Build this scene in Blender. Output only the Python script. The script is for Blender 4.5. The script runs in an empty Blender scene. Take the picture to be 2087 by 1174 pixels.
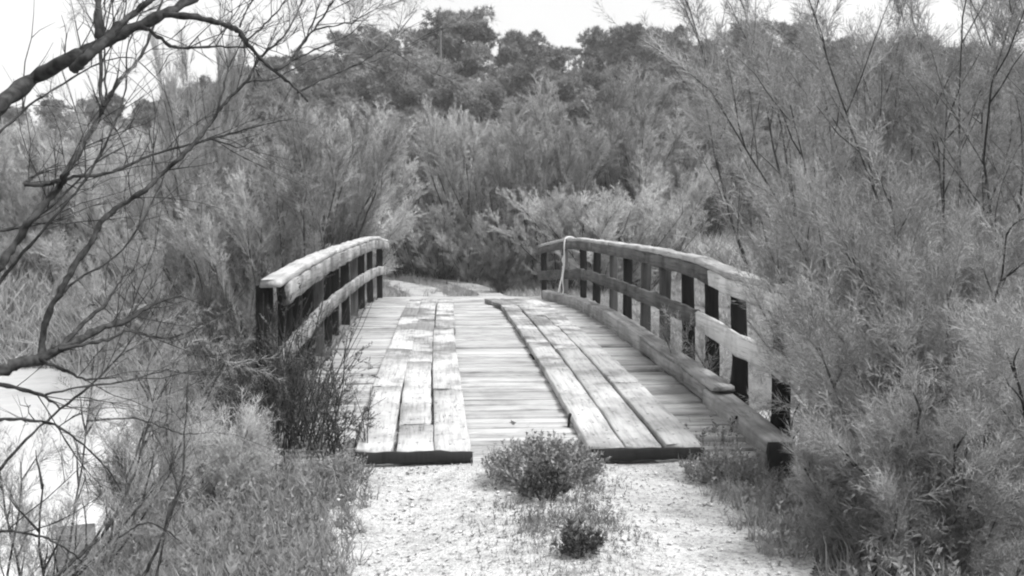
import bpy, math, random
import numpy as np
from mathutils import Vector

SEED = 11
random.seed(SEED)
RNG = np.random.default_rng(SEED)
scene = bpy.context.scene
COL = scene.collection

# ------------------------------------------------------------------ camera
F_PX, YAW, PITCH = 2074.24, 0.0703, 0.0618
CAM = np.array([-0.5717, -6.4271, 1.4277])
CY, SY, CP, SP = math.cos(YAW), math.sin(YAW), math.cos(PITCH), math.sin(PITCH)

def P(px, py, d):
    """world point seen at pixel (px, py) of the 2087x1174 photograph, d metres in front of the camera"""
    a = (px - 1043.5) / F_PX * d
    b = -(py - 587) / F_PX * d
    yf = CP * d + SP * b
    z = -SP * d + CP * b
    return np.array([CAM[0] + CY * a + SY * yf, CAM[1] - SY * a + CY * yf, CAM[2] + z])

def G(px, d):
    """ground spot (x, y) d metres out, below pixel column px"""
    a = (px - 1043.5) / F_PX * d
    return CAM[0] + CY * a + SY * d, CAM[1] - SY * a + CY * d

# ------------------------------------------------------------------ mesh helpers
def link(ob, parent=None):
    COL.objects.link(ob)
    if parent is not None:
        ob.parent = parent
    return ob

def fast_mesh(name, verts, faces_flat, sizes, tone=None, smooth=False):
    me = bpy.data.meshes.new(name)
    verts = np.asarray(verts, dtype=np.float32)
    faces_flat = np.asarray(faces_flat, dtype=np.int32)
    sizes = np.asarray(sizes, dtype=np.int32)
    me.vertices.add(len(verts))
    me.vertices.foreach_set('co', verts.ravel())
    me.loops.add(len(faces_flat))
    me.loops.foreach_set('vertex_index', faces_flat)
    me.polygons.add(len(sizes))
    starts = np.zeros(len(sizes), dtype=np.int32)
    starts[1:] = np.cumsum(sizes)[:-1]
    me.polygons.foreach_set('loop_start', starts)
    if smooth:
        me.polygons.foreach_set('use_smooth', np.ones(len(sizes), dtype=bool))
    if tone is not None:
        at = me.attributes.new('tone', 'FLOAT', 'POINT')
        at.data.foreach_set('value', np.asarray(tone, dtype=np.float32))
    me.update(calc_edges=True)
    return me

class MB:
    """collects quads/ngons of one part"""
    def __init__(self):
        self.v, self.f, self.n = [], [], 0
    def add(self, verts, faces):
        verts = np.asarray(verts, dtype=float).reshape(-1, 3)
        self.v.append(verts)
        self.f += [[i + self.n for i in fc] for fc in faces]
        self.n += len(verts)
    def build(self, name, mat, parent=None, smooth=False):
        V = np.concatenate(self.v)
        flat = [i for fc in self.f for i in fc]
        me = fast_mesh(name, V, flat, [len(fc) for fc in self.f], smooth=smooth)
        me.materials.append(mat)
        return link(bpy.data.objects.new(name, me), parent)

def tube(mb, pts, radii, sides=6, cap=True):
    pts = np.asarray(pts, float)
    n = len(pts)
    radii = np.broadcast_to(np.asarray(radii, float), (n,))
    tan = np.gradient(pts, axis=0)
    tan /= np.linalg.norm(tan, axis=1, keepdims=True) + 1e-9
    ref = np.array([0.31, 0.22, 0.92])
    if abs(tan[0] @ ref) > 0.93:
        ref = np.array([1.0, 0.1, 0.0])
    u = np.cross(tan, ref); u /= np.linalg.norm(u, axis=1, keepdims=True) + 1e-9
    w = np.cross(tan, u)
    ang = np.linspace(0, 2 * math.pi, sides, endpoint=False)
    ring = u[:, None, :] * np.cos(ang)[None, :, None] + w[:, None, :] * np.sin(ang)[None, :, None]
    V = (pts[:, None, :] + ring * radii[:, None, None]).reshape(-1, 3)
    fc = []
    for i in range(n - 1):
        for j in range(sides):
            k = (j + 1) % sides
            fc.append((i * sides + j, i * sides + k, (i + 1) * sides + k, (i + 1) * sides + j))
    if cap:
        fc.append(tuple(range(sides - 1, -1, -1)))
        fc.append(tuple(range((n - 1) * sides, n * sides)))
    mb.add(V, fc)

def smooth_path(pts, sub=4):
    pts = np.asarray(pts, float)
    if len(pts) < 3:
        return pts
    p = np.vstack([2 * pts[0] - pts[1], pts, 2 * pts[-1] - pts[-2]])
    out = []
    for i in range(1, len(p) - 2):
        for t in np.linspace(0, 1, sub, endpoint=False):
            t2, t3 = t * t, t * t * t
            out.append(0.5 * (2 * p[i] + (p[i + 1] - p[i - 1]) * t + (2 * p[i - 1] - 5 * p[i] + 4 * p[i + 1] - p[i + 2]) * t2
                              + (3 * p[i] - p[i - 1] - 3 * p[i + 1] + p[i + 2]) * t3))
    out.append(pts[-1])
    return np.array(out)

def timber(mb, path, w, h, ch=0.008, jit=0.003, end_jit=0.01):
    """long timber along path (centre of its TOP face), chamfered section w x h, slightly irregular"""
    path = np.asarray(path, float)
    n = len(path)
    tan = np.gradient(path, axis=0); tan /= np.linalg.norm(tan, axis=1, keepdims=True)
    side = np.cross(tan, np.array([0, 0, 1.0])); side /= np.linalg.norm(side, axis=1, keepdims=True)
    up = np.cross(side, tan)
    a, c = w / 2, ch
    prof = [(-a, -c), (-a + c, 0), (-a * 0.35, 0.0), (a * 0.35, 0.0), (a - c, 0), (a, -c), (a, -h + c), (a - c, -h), (-a + c, -h), (-a, -h + c)]
    V = []
    for i in range(n):
        for (s, u) in prof:
            js, ju = RNG.normal(0, jit), RNG.normal(0, jit)
            e = RNG.normal(0, end_jit) if i in (0, n - 1) else 0
            V.append(path[i] + side[i] * (s + js) + up[i] * (u + ju) + tan[i] * e)
    k = len(prof)
    fc = []
    for i in range(n - 1):
        for j in range(k):
            q = (j + 1) % k
            fc.append((i * k + j, i * k + q, (i + 1) * k + q, (i + 1) * k + j))
    fc.append(tuple(range(k - 1, -1, -1)))
    fc.append(tuple(range((n - 1) * k, n * k)))
    mb.add(V, fc)

def post_box(mb, base, top, wx, wy, ch=0.008, jit=0.004, seg=5):
    base, top = np.asarray(base, float), np.asarray(top, float)
    prof = [(-wx/2, -wy/2 + ch), (-wx/2 + ch, -wy/2), (wx/2 - ch, -wy/2), (wx/2, -wy/2 + ch),
            (wx/2, wy/2 - ch), (wx/2 - ch, wy/2), (-wx/2 + ch, wy/2), (-wx/2, wy/2 - ch)]
    V, k = [], len(prof)
    for i in range(seg + 1):
        c = base + (top - base) * i / seg
        for (a, b) in prof:
            V.append(c + np.array([a + RNG.normal(0, jit), b + RNG.normal(0, jit), 0]))
    fc = []
    for i in range(seg):
        for j in range(k):
            q = (j + 1) % k
            fc.append((i * k + j, i * k + q, (i + 1) * k + q, (i + 1) * k + j))
    fc.append(tuple(range(k - 1, -1, -1)))
    fc.append(tuple(range(seg * k, (seg + 1) * k)))
    mb.add(V, fc)

def tag(o, label=None, cat=None, group=None, kind=None):
    if label: o['label'] = label
    if cat: o['category'] = cat
    if group: o['group'] = group
    if kind: o['kind'] = kind
    return o

def empty(name, loc=(0, 0, 0), rz=0.0):
    o = bpy.data.objects.new(name, None)
    o.location = loc; o.rotation_euler = (0, 0, rz)
    o.empty_display_size = 0.2
    return link(o)

def copy_tree(o, parent=None):
    c = o.copy(); COL.objects.link(c); c.parent = parent
    for ch in list(o.children):
        copy_tree(ch, c)
    return c

# ------------------------------------------------------------------ value noise for terrain
_perm = np.random.default_rng(5).random((64, 64))
def vnoise(x, y):
    x = np.asarray(x, float); y = np.asarray(y, float)
    xi, yi = np.floor(x).astype(int), np.floor(y).astype(int)
    fx, fy = x - xi, y - yi
    fx, fy = fx * fx * (3 - 2 * fx), fy * fy * (3 - 2 * fy)
    g = lambda a, b: _perm[a % 64, b % 64]
    return (g(xi, yi) * (1 - fx) + g(xi + 1, yi) * fx) * (1 - fy) + (g(xi, yi + 1) * (1 - fx) + g(xi + 1, yi + 1) * fx) * fy - 0.5

def sstep(a, b, x):
    t = np.clip((np.asarray(x, float) - a) / (b - a), 0, 1)
    return t * t * (3 - 2 * t)

BR_L = 12.9
def terr(x, y):
    x = np.asarray(x, float); y = np.asarray(y, float)
    ax = np.abs(x)
    near = -0.10 - 0.26 * np.clip(ax - 1.5, 0, 3.2) - 0.05 * np.clip(ax - 4.7, 0, 20)
    near = near + 0.03 * vnoise(x * 1.7, y * 1.7) + 0.12 * vnoise(x * .6 + 9, y * .6) * sstep(1.3, 2.5, ax)
    near = near - 1.0 * sstep(2.2, 3.7, -x) * sstep(-4.5, -1.5, y)
    near = near - 0.16 * np.exp(-((x - 1.72) / .22) ** 2 - ((y + .05) / .45) ** 2)
    hump = 0.05 * np.exp(-(x / 0.35) ** 2) - 0.02 * np.exp(-((ax - 0.75) / 0.3) ** 2)
    near = near + hump * sstep(0.3, -0.5, y)
    far_y = 11.6 + np.clip(-x - 1.5, 0, 8) * 0.85 + np.clip(x - 2, 0, 10) * 0.1
    far = -0.12 + 2.6 * sstep(30, 95, y) + 0.10 * vnoise(x * .35, y * .35) * sstep(1.0, 3.0, np.abs(x + 1) + np.clip(y - 24, 0, 9)) + 1.2 * vnoise(x * .04, y * .04) * sstep(30, 60, y)
    bed = -2.9
    t1 = sstep(0.35, 3.4 + np.clip(ax - 4, 0, 8) * 0.05, y)
    t2 = sstep(far_y - 1.6, far_y + 0.9, y)
    z = near * (1 - t1) + bed * t1
    return z * (1 - t2) + far * t2

# ------------------------------------------------------------------ materials (all grey: the photograph is black and white film)
def new_mat(name):
    m = bpy.data.materials.new(name); m.use_nodes = True
    nt = m.node_tree
    return m, nt, nt.nodes, nt.links, nt.nodes['Principled BSDF']

def grey(v): return (v, v, v, 1)

def ramp(N, pts):
    r = N.new('ShaderNodeValToRGB')
    e = r.color_ramp.elements
    e[0].position, e[0].color = pts[0][0], grey(pts[0][1])
    e[1].position, e[1].color = pts[-1][0], grey(pts[-1][1])
    for p, v in pts[1:-1]:
        k = e.new(p); k.color = grey(v)
    return r

def mathn(N, L, op, a, b):
    n = N.new('ShaderNodeMath'); n.operation = op
    for i, s in enumerate((a, b)):
        if isinstance(s, (int, float)): n.inputs[i].default_value = s
        else: L.new(s, n.inputs[i])
    return n.outputs[0]

def wood(name, lo, hi, axis, stain=0.5, stain_scale=1.1, island=0.25, bump=0.35, stain_lo=0.3, nails=False, crack=True, spec=.25, mud=False):
    m, nt, N, L, b = new_mat(name)
    tc = N.new('ShaderNodeTexCoord')
    mp = N.new('ShaderNodeMapping')
    s = [38, 38, 38]; s[axis] = 1.6
    mp.inputs['Scale'].default_value = s
    L.new(tc.outputs['Object'], mp.inputs['Vector'])
    geo = N.new('ShaderNodeNewGeometry')
    # shift the grain per board
    sh = N.new('ShaderNodeVectorMath'); sh.operation = 'SCALE'
    cmb = N.new('ShaderNodeCombineXYZ')
    for i in range(3): L.new(geo.outputs['Random Per Island'], cmb.inputs[i])
    L.new(cmb.outputs[0], sh.inputs[0]); sh.inputs['Scale'].default_value = 80
    ad = N.new('ShaderNodeVectorMath'); ad.operation = 'ADD'
    L.new(mp.outputs[0], ad.inputs[0]); L.new(sh.outputs[0], ad.inputs[1])
    n1 = N.new('ShaderNodeTexNoise'); n1.inputs['Scale'].default_value = 1.0
    n1.inputs['Detail'].default_value = 6; n1.inputs['Roughness'].default_value = 0.65
    L.new(ad.outputs[0], n1.inputs['Vector'])
    r1 = ramp(N, [(0.30, lo), (0.48, lo * .35 + hi * .65), (0.72, hi)])
    L.new(n1.outputs['Fac'], r1.inputs[0])
    # stains
    n2 = N.new('ShaderNodeTexNoise'); n2.inputs['Scale'].default_value = stain_scale
    n2.inputs['Detail'].default_value = 5; n2.inputs['Roughness'].default_value = 0.62
    ad2 = N.new('ShaderNodeVectorMath'); ad2.operation = 'ADD'
    sh2 = N.new('ShaderNodeVectorMath'); sh2.operation = 'SCALE'; sh2.inputs['Scale'].default_value = 3.0
    L.new(cmb.outputs[0], sh2.inputs[0])
    L.new(tc.outputs['Object'], ad2.inputs[0]); L.new(sh2.outputs[0], ad2.inputs[1])
    L.new(ad2.outputs[0], n2.inputs['Vector'])
    r2 = ramp(N, [(stain_lo, 1 - stain), (stain_lo + 0.22, 1.0)])
    L.new(n2.outputs['Fac'], r2.inputs[0])
    isl = mathn(N, L, 'MULTIPLY_ADD', geo.outputs['Random Per Island'], island)
    isl.node.inputs[2].default_value = 1 - island / 2
    v = mathn(N, L, 'MULTIPLY', r1.outputs[0], r2.outputs[0])
    v = mathn(N, L, 'MULTIPLY', v, isl)
    if nails:      # nail heads and small knots
        mv = N.new('ShaderNodeMapping'); mv.inputs['Scale'].default_value = (13, 2.6, 1)
        L.new(tc.outputs['Object'], mv.inputs['Vector'])
        vo = N.new('ShaderNodeTexVoronoi'); vo.voronoi_dimensions = '2D'; vo.inputs['Scale'].default_value = 1.0
        L.new(mv.outputs[0], vo.inputs['Vector'])
        vs_ = N.new('ShaderNodeVectorMath'); vs_.operation = 'SUBTRACT'
        L.new(mv.outputs[0], vs_.inputs[0]); L.new(vo.outputs['Position'], vs_.inputs[1])
        dv = N.new('ShaderNodeVectorMath'); dv.operation = 'MULTIPLY'; dv.inputs[1].default_value = (1 / 13, 1 / 2.6, 0)
        L.new(vs_.outputs[0], dv.inputs[0])
        ln = N.new('ShaderNodeVectorMath'); ln.operation = 'LENGTH'; L.new(dv.outputs[0], ln.inputs[0])
        rn = ramp(N, [(0.006, .18), (0.012, 1.0)]); L.new(ln.outputs['Value'], rn.inputs[0])
        v = mathn(N, L, 'MULTIPLY', v, rn.outputs[0])
    if mud:        # dried mud patches, more of them on the far half of the bridge
        sx = N.new('ShaderNodeSeparateXYZ'); L.new(tc.outputs['Object'], sx.inputs[0])
        mr = N.new('ShaderNodeMapRange'); L.new(sx.outputs[1], mr.inputs[0])
        mr.inputs[1].default_value = 1.5; mr.inputs[2].default_value = 6.0; mr.inputs[3].default_value = 0.0; mr.inputs[4].default_value = 0.17
        nn = N.new('ShaderNodeTexNoise'); nn.inputs['Scale'].default_value = 1.7; nn.inputs['Detail'].default_value = 6; nn.inputs['Roughness'].default_value = .6
        L.new(tc.outputs['Object'], nn.inputs['Vector'])
        sm = mathn(N, L, 'ADD', nn.outputs['Fac'], mr.outputs[0])
        rmud = ramp(N, [(.60, 1.0), (.72, .42)]); L.new(sm, rmud.inputs[0])
        v = mathn(N, L, 'MULTIPLY', v, rmud.outputs[0])
    if crack:      # dark checks along the grain
        mc = N.new('ShaderNodeMapping'); sc_ = [26, 26, 26]; sc_[axis] = .7; mc.inputs['Scale'].default_value = sc_
        L.new(tc.outputs['Object'], mc.inputs['Vector'])
        nc = N.new('ShaderNodeTexNoise'); nc.inputs['Scale'].default_value = 1.0; nc.inputs['Detail'].default_value = 2
        ac = N.new('ShaderNodeVectorMath'); ac.operation = 'ADD'
        L.new(mc.outputs[0], ac.inputs[0]); L.new(sh.outputs[0], ac.inputs[1]); L.new(ac.outputs[0], nc.inputs['Vector'])
        rc = ramp(N, [(.485, 1.0), (.5, .30), (.515, 1.0)]); L.new(nc.outputs['Fac'], rc.inputs[0])
        nm = N.new('ShaderNodeTexNoise'); nm.inputs['Scale'].default_value = 2.3; L.new(ad2.outputs[0], nm.inputs['Vector'])
        rm = ramp(N, [(.5, 0), (.62, 1)]); L.new(nm.outputs['Fac'], rm.inputs[0])
        mxx = N.new('ShaderNodeMix'); mxx.data_type = 'FLOAT'; L.new(rm.outputs[0], mxx.inputs[0]); mxx.inputs[2].default_value = 1.0; L.new(rc.outputs[0], mxx.inputs[3])
        v = mathn(N, L, 'MULTIPLY', v, mxx.outputs[0])
    L.new(v, b.inputs['Base Color'])
    b.inputs['Roughness'].default_value = 0.85
    b.inputs['Specular IOR Level'].default_value = spec
    bp = N.new('ShaderNodeBump'); bp.inputs['Strength'].default_value = bump; bp.inputs['Distance'].default_value = 0.006
    L.new(n1.outputs['Fac'], bp.inputs['Height']); L.new(bp.outputs[0], b.inputs['Normal'])
    return m

def leaf_mat(name, value, trans=0.2, rough=0.7):
    m, nt, N, L, b = new_mat(name)
    at = N.new('ShaderNodeAttribute'); at.attribute_name = 'tone'
    v = mathn(N, L, 'MULTIPLY', at.outputs['Fac'], value)
    out = N['Material Output']
    df = N.new('ShaderNodeBsdfDiffuse'); tr = N.new('ShaderNodeBsdfTranslucent')
    L.new(v, df.inputs['Color']); L.new(v, tr.inputs['Color'])
    mx = N.new('ShaderNodeMixShader'); mx.inputs[0].default_value = trans
    L.new(df.outputs[0], mx.inputs[1]); L.new(tr.outputs[0], mx.inputs[2])
    L.new(mx.outputs[0], out.inputs['Surface'])
    N.remove(b)
    return m

def bark_mat(name, lo, hi, scale=40):
    m, nt, N, L, b = new_mat(name)
    tc = N.new('ShaderNodeTexCoord')
    n1 = N.new('ShaderNodeTexNoise'); n1.inputs['Scale'].default_value = scale; n1.inputs['Detail'].default_value = 5
    L.new(tc.outputs['Object'], n1.inputs['Vector'])
    r = ramp(N, [(0.35, lo), (0.7, hi)]); L.new(n1.outputs['Fac'], r.inputs[0])
    L.new(r.outputs[0], b.inputs['Base Color']); b.inputs['Roughness'].default_value = 0.9
    b.inputs['Specular IOR Level'].default_value = 0.2
    bp = N.new('ShaderNodeBump'); bp.inputs['Strength'].default_value = 0.6; bp.inputs['Distance'].default_value = 0.004
    L.new(n1.outputs['Fac'], bp.inputs['Height']); L.new(bp.outputs[0], b.inputs['Normal'])
    return m

def earth_mat(name, stops, scale, fine, bump=0.5, rough=0.95):
    m, nt, N, L, b = new_mat(name)
    tc = N.new('ShaderNodeTexCoord')
    n1 = N.new('ShaderNodeTexNoise'); n1.inputs['Scale'].default_value = scale; n1.inputs['Detail'].default_value = 8
    n1.inputs['Roughness'].default_value = 0.7
    L.new(tc.outputs['Object'], n1.inputs['Vector'])
    r = ramp(N, stops); L.new(n1.outputs['Fac'], r.inputs[0])
    vo = N.new('ShaderNodeTexVoronoi'); vo.inputs['Scale'].default_value = fine
    L.new(tc.outputs['Object'], vo.inputs['Vector'])
    sep = N.new('ShaderNodeSeparateColor'); L.new(vo.outputs['Color'], sep.inputs[0])
    r3 = ramp(N, [(0.0, 0.55), (0.2, 0.9), (1.0, 1.15)]); L.new(sep.outputs[0], r3.inputs[0])
    v = mathn(N, L, 'MULTIPLY', r.outputs[0], r3.outputs[0])
    L.new(v, b.inputs['Base Color']); b.inputs['Roughness'].default_value = rough
    b.inputs['Specular IOR Level'].default_value = 0.15
    bp = N.new('ShaderNodeBump'); bp.inputs['Strength'].default_value = bump; bp.inputs['Distance'].default_value = 0.01
    hh = mathn(N, L, 'SUBTRACT', n1.outputs['Fac'], vo.outputs['Distance'])
    L.new(hh, bp.inputs['Height']); L.new(bp.outputs[0], b.inputs['Normal'])
    return m

M = {}
M['runner'] = wood('runner_wood', 0.25, 0.50, 1, stain=0.55, stain_scale=1.5, island=0.14, stain_lo=0.30, nails=True, bump=.6, mud=True)
M['deck'] = wood('deck_wood', 0.17, 0.46, 0, stain=0.45, stain_scale=1.7, island=0.35, stain_lo=0.30, bump=.6)
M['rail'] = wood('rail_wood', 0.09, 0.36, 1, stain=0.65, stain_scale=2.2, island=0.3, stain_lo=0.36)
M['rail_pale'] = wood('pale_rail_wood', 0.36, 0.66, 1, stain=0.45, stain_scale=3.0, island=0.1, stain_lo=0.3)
M['rail_shaded'] = wood('shaded_rail_wood', 0.03, 0.15, 1, stain=0.6, stain_scale=2.4, island=0.3, stain_lo=0.38)  # rail wood with the shade of the right inner faces put into its colour
M['cap'] = wood('cap_wood', 0.22, 0.48, 1, stain=0.4, stain_scale=2.0, island=0.1, stain_lo=0.32)
M['post'] = wood('post_wood', 0.003, 0.013, 2, stain=0.6, stain_scale=2.0, island=0.3, spec=.05)
M['post_grey'] = wood('grey_post_wood', 0.02, 0.065, 2, stain=0.5, stain_scale=2.0, island=0.3)
M['kerb'] = wood('kerb_wood', 0.16, 0.38, 1, stain=0.5, stain_scale=1.8, island=0.15, stain_lo=0.36)
M['tar'] = wood('tarred_end_grain', 0.006, 0.02, 2, stain=0.4, island=0.2)
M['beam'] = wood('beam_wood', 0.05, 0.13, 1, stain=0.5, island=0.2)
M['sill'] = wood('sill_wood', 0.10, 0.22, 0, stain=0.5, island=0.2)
M['bark'] = bark_mat('dark_bark', 0.015, 0.06)
M['bark_pale'] = bark_mat('pale_bark', 0.16, 0.36, 25)
M['bark_mid'] = bark_mat('mid_bark', 0.02, 0.07, 12)
M['tam'] = leaf_mat('tamarisk_leaf', 0.28)
M['tam_dark'] = leaf_mat('dark_tamarisk_leaf', 0.10)
M['tam_pale'] = leaf_mat('pale_tamarisk_leaf', 0.42)
M['pine'] = leaf_mat('pine_needle', 0.175, trans=0.2)
M['broad'] = leaf_mat('broad_leaf', 0.25, trans=0.3)
M['herb'] = leaf_mat('herb_leaf', 0.25)
M['herb_dark'] = leaf_mat('dark_herb_leaf', 0.09, trans=0.2)
M['grass'] = leaf_mat('grass_blade', 0.29)
M['reed'] = leaf_mat('reed_blade', 0.36)
M['soil'] = earth_mat('soil', [(0.3, 0.07), (0.55, 0.14), (0.75, 0.22)], 2.2, 60)
M['gravel'] = earth_mat('pale_gravel', [(0.28, 0.18), (0.42, 0.36), (0.55, 0.45), (0.72, 0.52)], 6.5, 70, bump=0.9)
M['sand'] = earth_mat('pale_sand', [(0.3, 0.22), (0.5, 0.34), (0.7, 0.42)], 3.0, 50)
M['rope'] = bark_mat('rope_fibre', 0.4, 0.6, 120)
M['stone'] = earth_mat('grey_concrete', [(0.3, 0.10), (0.55, 0.15), (0.75, 0.2)], 9, 60)

def stone_mat():
    m, nt, N, L, b = new_mat('gravel_stone')
    geo = N.new('ShaderNodeNewGeometry')
    r = ramp(N, [(0.0, 0.14), (0.08, 0.3), (0.3, 0.46), (1.0, 0.6)])
    L.new(geo.outputs['Random Per Island'], r.inputs[0]); L.new(r.outputs[0], b.inputs['Base Color'])
    b.inputs['Roughness'].default_value = 0.9; b.inputs['Specular IOR Level'].default_value = 0.2
    return m
M['pebble'] = stone_mat()

def water_mat():
    m, nt, N, L, b = new_mat('sky_painted_water')
    b.inputs['Base Color'].default_value = grey(0.6)  # bright sky reflection painted in as a pale base colour
    b.inputs['Roughness'].default_value = 0.06
    b.inputs['IOR'].default_value = 1.6
    tc = N.new('ShaderNodeTexCoord')
    n1 = N.new('ShaderNodeTexNoise'); n1.inputs['Scale'].default_value = 2.2; n1.inputs['Detail'].default_value = 3
    L.new(tc.outputs['Object'], n1.inputs['Vector'])
    bp = N.new('ShaderNodeBump'); bp.inputs['Strength'].default_value = 0.3; bp.inputs['Distance'].default_value = 0.03
    L.new(n1.outputs['Fac'], bp.inputs['Height']); L.new(bp.outputs[0], b.inputs['Normal'])
    return m
M['water'] = water_mat()

# ------------------------------------------------------------------ setting: ground, water, road, far path
def axis_coords(lo, hi, n, centre, fine):
    t = np.linspace(-1, 1, n)
    k = 5.5
    s = np.sinh(k * t) / math.sinh(k)
    return centre + np.where(s < 0, s * (centre - lo), s * (hi - centre))

def grid_obj(name, xs, ys, zf, mat, mask=None):
    X, Y = np.meshgrid(xs, ys)
    Z = zf(X, Y)
    nx, ny = len(xs), len(ys)
    V = np.stack([X, Y, Z], -1).reshape(-1, 3)
    idx = np.arange(nx * ny).reshape(ny, nx)
    q = np.stack([idx[:-1, :-1], idx[:-1, 1:], idx[1:, 1:], idx[1:, :-1]], -1).reshape(-1, 4)
    if mask is not None:
        c = V[q].mean(1)
        q = q[mask(c[:, 0], c[:, 1])]
    me = fast_mesh(name, V, q.ravel(), np.full(len(q), 4), smooth=True)
    me.materials.append(mat)
    return link(bpy.data.objects.new(name, me))

gx = axis_coords(-700, 700, 260, -1.0, .1)
gy = np.concatenate([np.linspace(-60, -9, 25), np.linspace(-8.5, 22, 200), np.linspace(22.4, 60, 60), np.linspace(62, 140, 40), np.linspace(160, 900, 20)])
tag(grid_obj('ground', gx, gy, terr, M['soil']), kind='structure')

wv = [(-90, 0.6, -1.9), (45, 0.6, -1.9), (45, 26, -1.9), (-90, 26, -1.9)]
mb = MB(); mb.add(wv, [(0, 1, 2, 3)])
tag(mb.build('water', M['water']), kind='structure')

def road_mask(x, y):
    e = 1.16 + 0.22 * vnoise(y * 1.3 + 3, x * 0 + np.sign(x) * 7) + 0.12 * vnoise(y * 4, np.sign(x) * 3 + x * 0)
    return np.abs(x) < e
tag(grid_obj('gravel_road', np.linspace(-1.6, 1.6, 200), np.linspace(-9.5, 0.42, 480), lambda x, y: terr(x, y) + 0.008, M['gravel'], road_mask), kind='structure')

def strip_path(name, pts, w, mat):
    pts = smooth_path(pts, 10)
    tan = np.gradient(pts, axis=0); tan /= np.linalg.norm(tan, axis=1, keepdims=True)
    sd = np.stack([tan[:, 1], -tan[:, 0]], -1)
    V, fc, k = [], [], 6
    for i, p in enumerate(pts):
        ww = w * (1 + 0.5 * vnoise(i * .35, 2.0))
        for j in range(k):
            q = p[:2] + sd[i] * (j / (k - 1) - .5) * ww
            V.append((q[0], q[1], float(terr(q[0], q[1])) + 0.035))
    for i in range(len(pts) - 1):
        for j in range(k - 1):
            a = i * k + j
            fc.append((a, a + k, a + k + 1, a + 1))
    mb = MB(); mb.add(V, fc)
    return tag(mb.build(name, mat, smooth=True), kind='structure')
PATH_A = [(-0.75, 12.7), (-0.85, 15.5), (-1.25, 18.5), (-2.3, 21.5), (-4.4, 24.2), (-8, 26.5)]
PATH_B = [(0.62, 12.7), (0.55, 15.5), (0.25, 18.5), (-0.6, 21.8), (-2.6, 25.0), (-6.5, 27.8)]
strip_path('far_path', PATH_A, 0.9, M['sand'])
strip_path('far_path', PATH_B, 0.6, M['sand'])

# ------------------------------------------------------------------ the bridge
def hy(y): return 0.0551 * y - 0.0034 * y * y
def hyc(y): return hy(y) if y > 0 else 0.0551 * y * 0.3

bridge = empty('wooden_bridge')
tag(bridge, 'old humped timber bridge with plank deck, two raised wheel tracks and bent railings', 'bridge')

# deck of cross planks
mb = MB()
y = 0.02
while y < 12.8:
    w = random.choice([0.11, 0.13, 0.15, 0.17]) * random.uniform(.92, 1.08)
    gap = random.choice([0.002, 0.002, 0.003, 0.004, 0.006, 0.012, 0.022, 0.03])
    yc = y + w / 2
    dz = random.gauss(0, 0.007)
    x0 = -1.69 - random.uniform(0, 0.03); x1 = 1.66 + random.uniform(0, 0.03)
    xs = np.linspace(x0, x1, 7)
    zz = hyc(yc) - 0.075 + dz
    pts = [(x, yc + random.gauss(0, .002), zz + random.gauss(0, .002)) for x in xs]
    timber(mb, pts, w - gap, 0.07, ch=random.choice([0.003, 0.003, 0.005, 0.009]), jit=0.0012)
    y += w
mb.build('deck', M['deck'], bridge)

# wheel tracks: three lanes of boards each
def lane_x(side, j, e, y):
    """x of edge e (0 inner-left .. ) for lane j of the track; slight bow as in the real boards"""
    base = -1.1225 if side < 0 else 0.372
    x = base + j * 0.252 + e * 0.246
    t = max(0, y) / 10.4
    bow = 0.055 * math.sin(math.pi * min(t, 1.0)) if side < 0 else 0.03 * math.sin(math.pi * min(t, 1.0))
    if side < 0:
        x += -0.035 * math.sin(math.pi * t) * 1.0 * (0.4 + 0.6 * (j == 2)) * 0 + bow * (-1.0 if j == 2 else -0.6) * 0.6 + (0.05 * t if j == 0 else 0)
    else:
        x += -0.05 * math.sin(math.pi * t) * (0.9 if j == 2 else .3) + (-0.05 * t * t if j == 2 else -0.04 * t * t) - 0.20 * float(sstep(8.6, 10.8, y))
    return x

joints = {(-1, 0): [0.0, 1.92, 3.88, 7.2, 10.35], (-1, 1): [-0.02, 0.69, 3.21, 6.6, 10.45], (-1, 2): [-0.03, 1.79, 5.6, 10.4],
          (1, 0): [-0.02, 4.4, 7.9, 10.45], (1, 1): [-0.02, 3.9, 7.0, 10.3], (1, 2): [0.0, 2.02, 5.8, 10.4]}
for side in (-1, 1):
    mb = MB(); me_ = MB()
    for j in range(3):
        js = joints[(side, j)]
        for a, b2 in zip(js[:-1], js[1:]):
            dx = random.gauss(0, 0.008); dz = random.gauss(0, 0.006) + 0.004
            sk = random.gauss(0, 0.006)
            lo = a + 0.009; hi = b2 - 0.009
            n = max(5, int((hi - lo) / 0.22))
            ys = np.linspace(lo, hi, n)
            pts = []
            for i, yy in enumerate(ys):
                xc = (lane_x(side, j, 0, yy) + lane_x(side, j, 1, yy)) / 2 + dx + sk * (i / n - .5)
                pts.append((xc, yy, hyc(yy) + dz + random.gauss(0, .0015)))
            timber(mb, pts, 0.236 + random.gauss(0, .006), 0.062, ch=0.007, jit=0.0025, end_jit=0.006)
    tr = mb.build('wheel_track', M['runner'], bridge)
    # tarred boards closing the near end of the track
    xa = lane_x(side, 0, 0, 0) - 0.0; xb = lane_x(side, 2, 1, 0) + 0.0
    n = 12
    me_.add([], []) if False else None
    pts = [(x, -0.035 + random.gauss(0, .002), -0.006 + random.gauss(0, .003)) for x in np.linspace(xa, xb, n)]
    timber(me_, pts, 0.035, 0.072, ch=0.005, jit=0.002)
    me_.build('end_board', M['tar'], tr)

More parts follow.
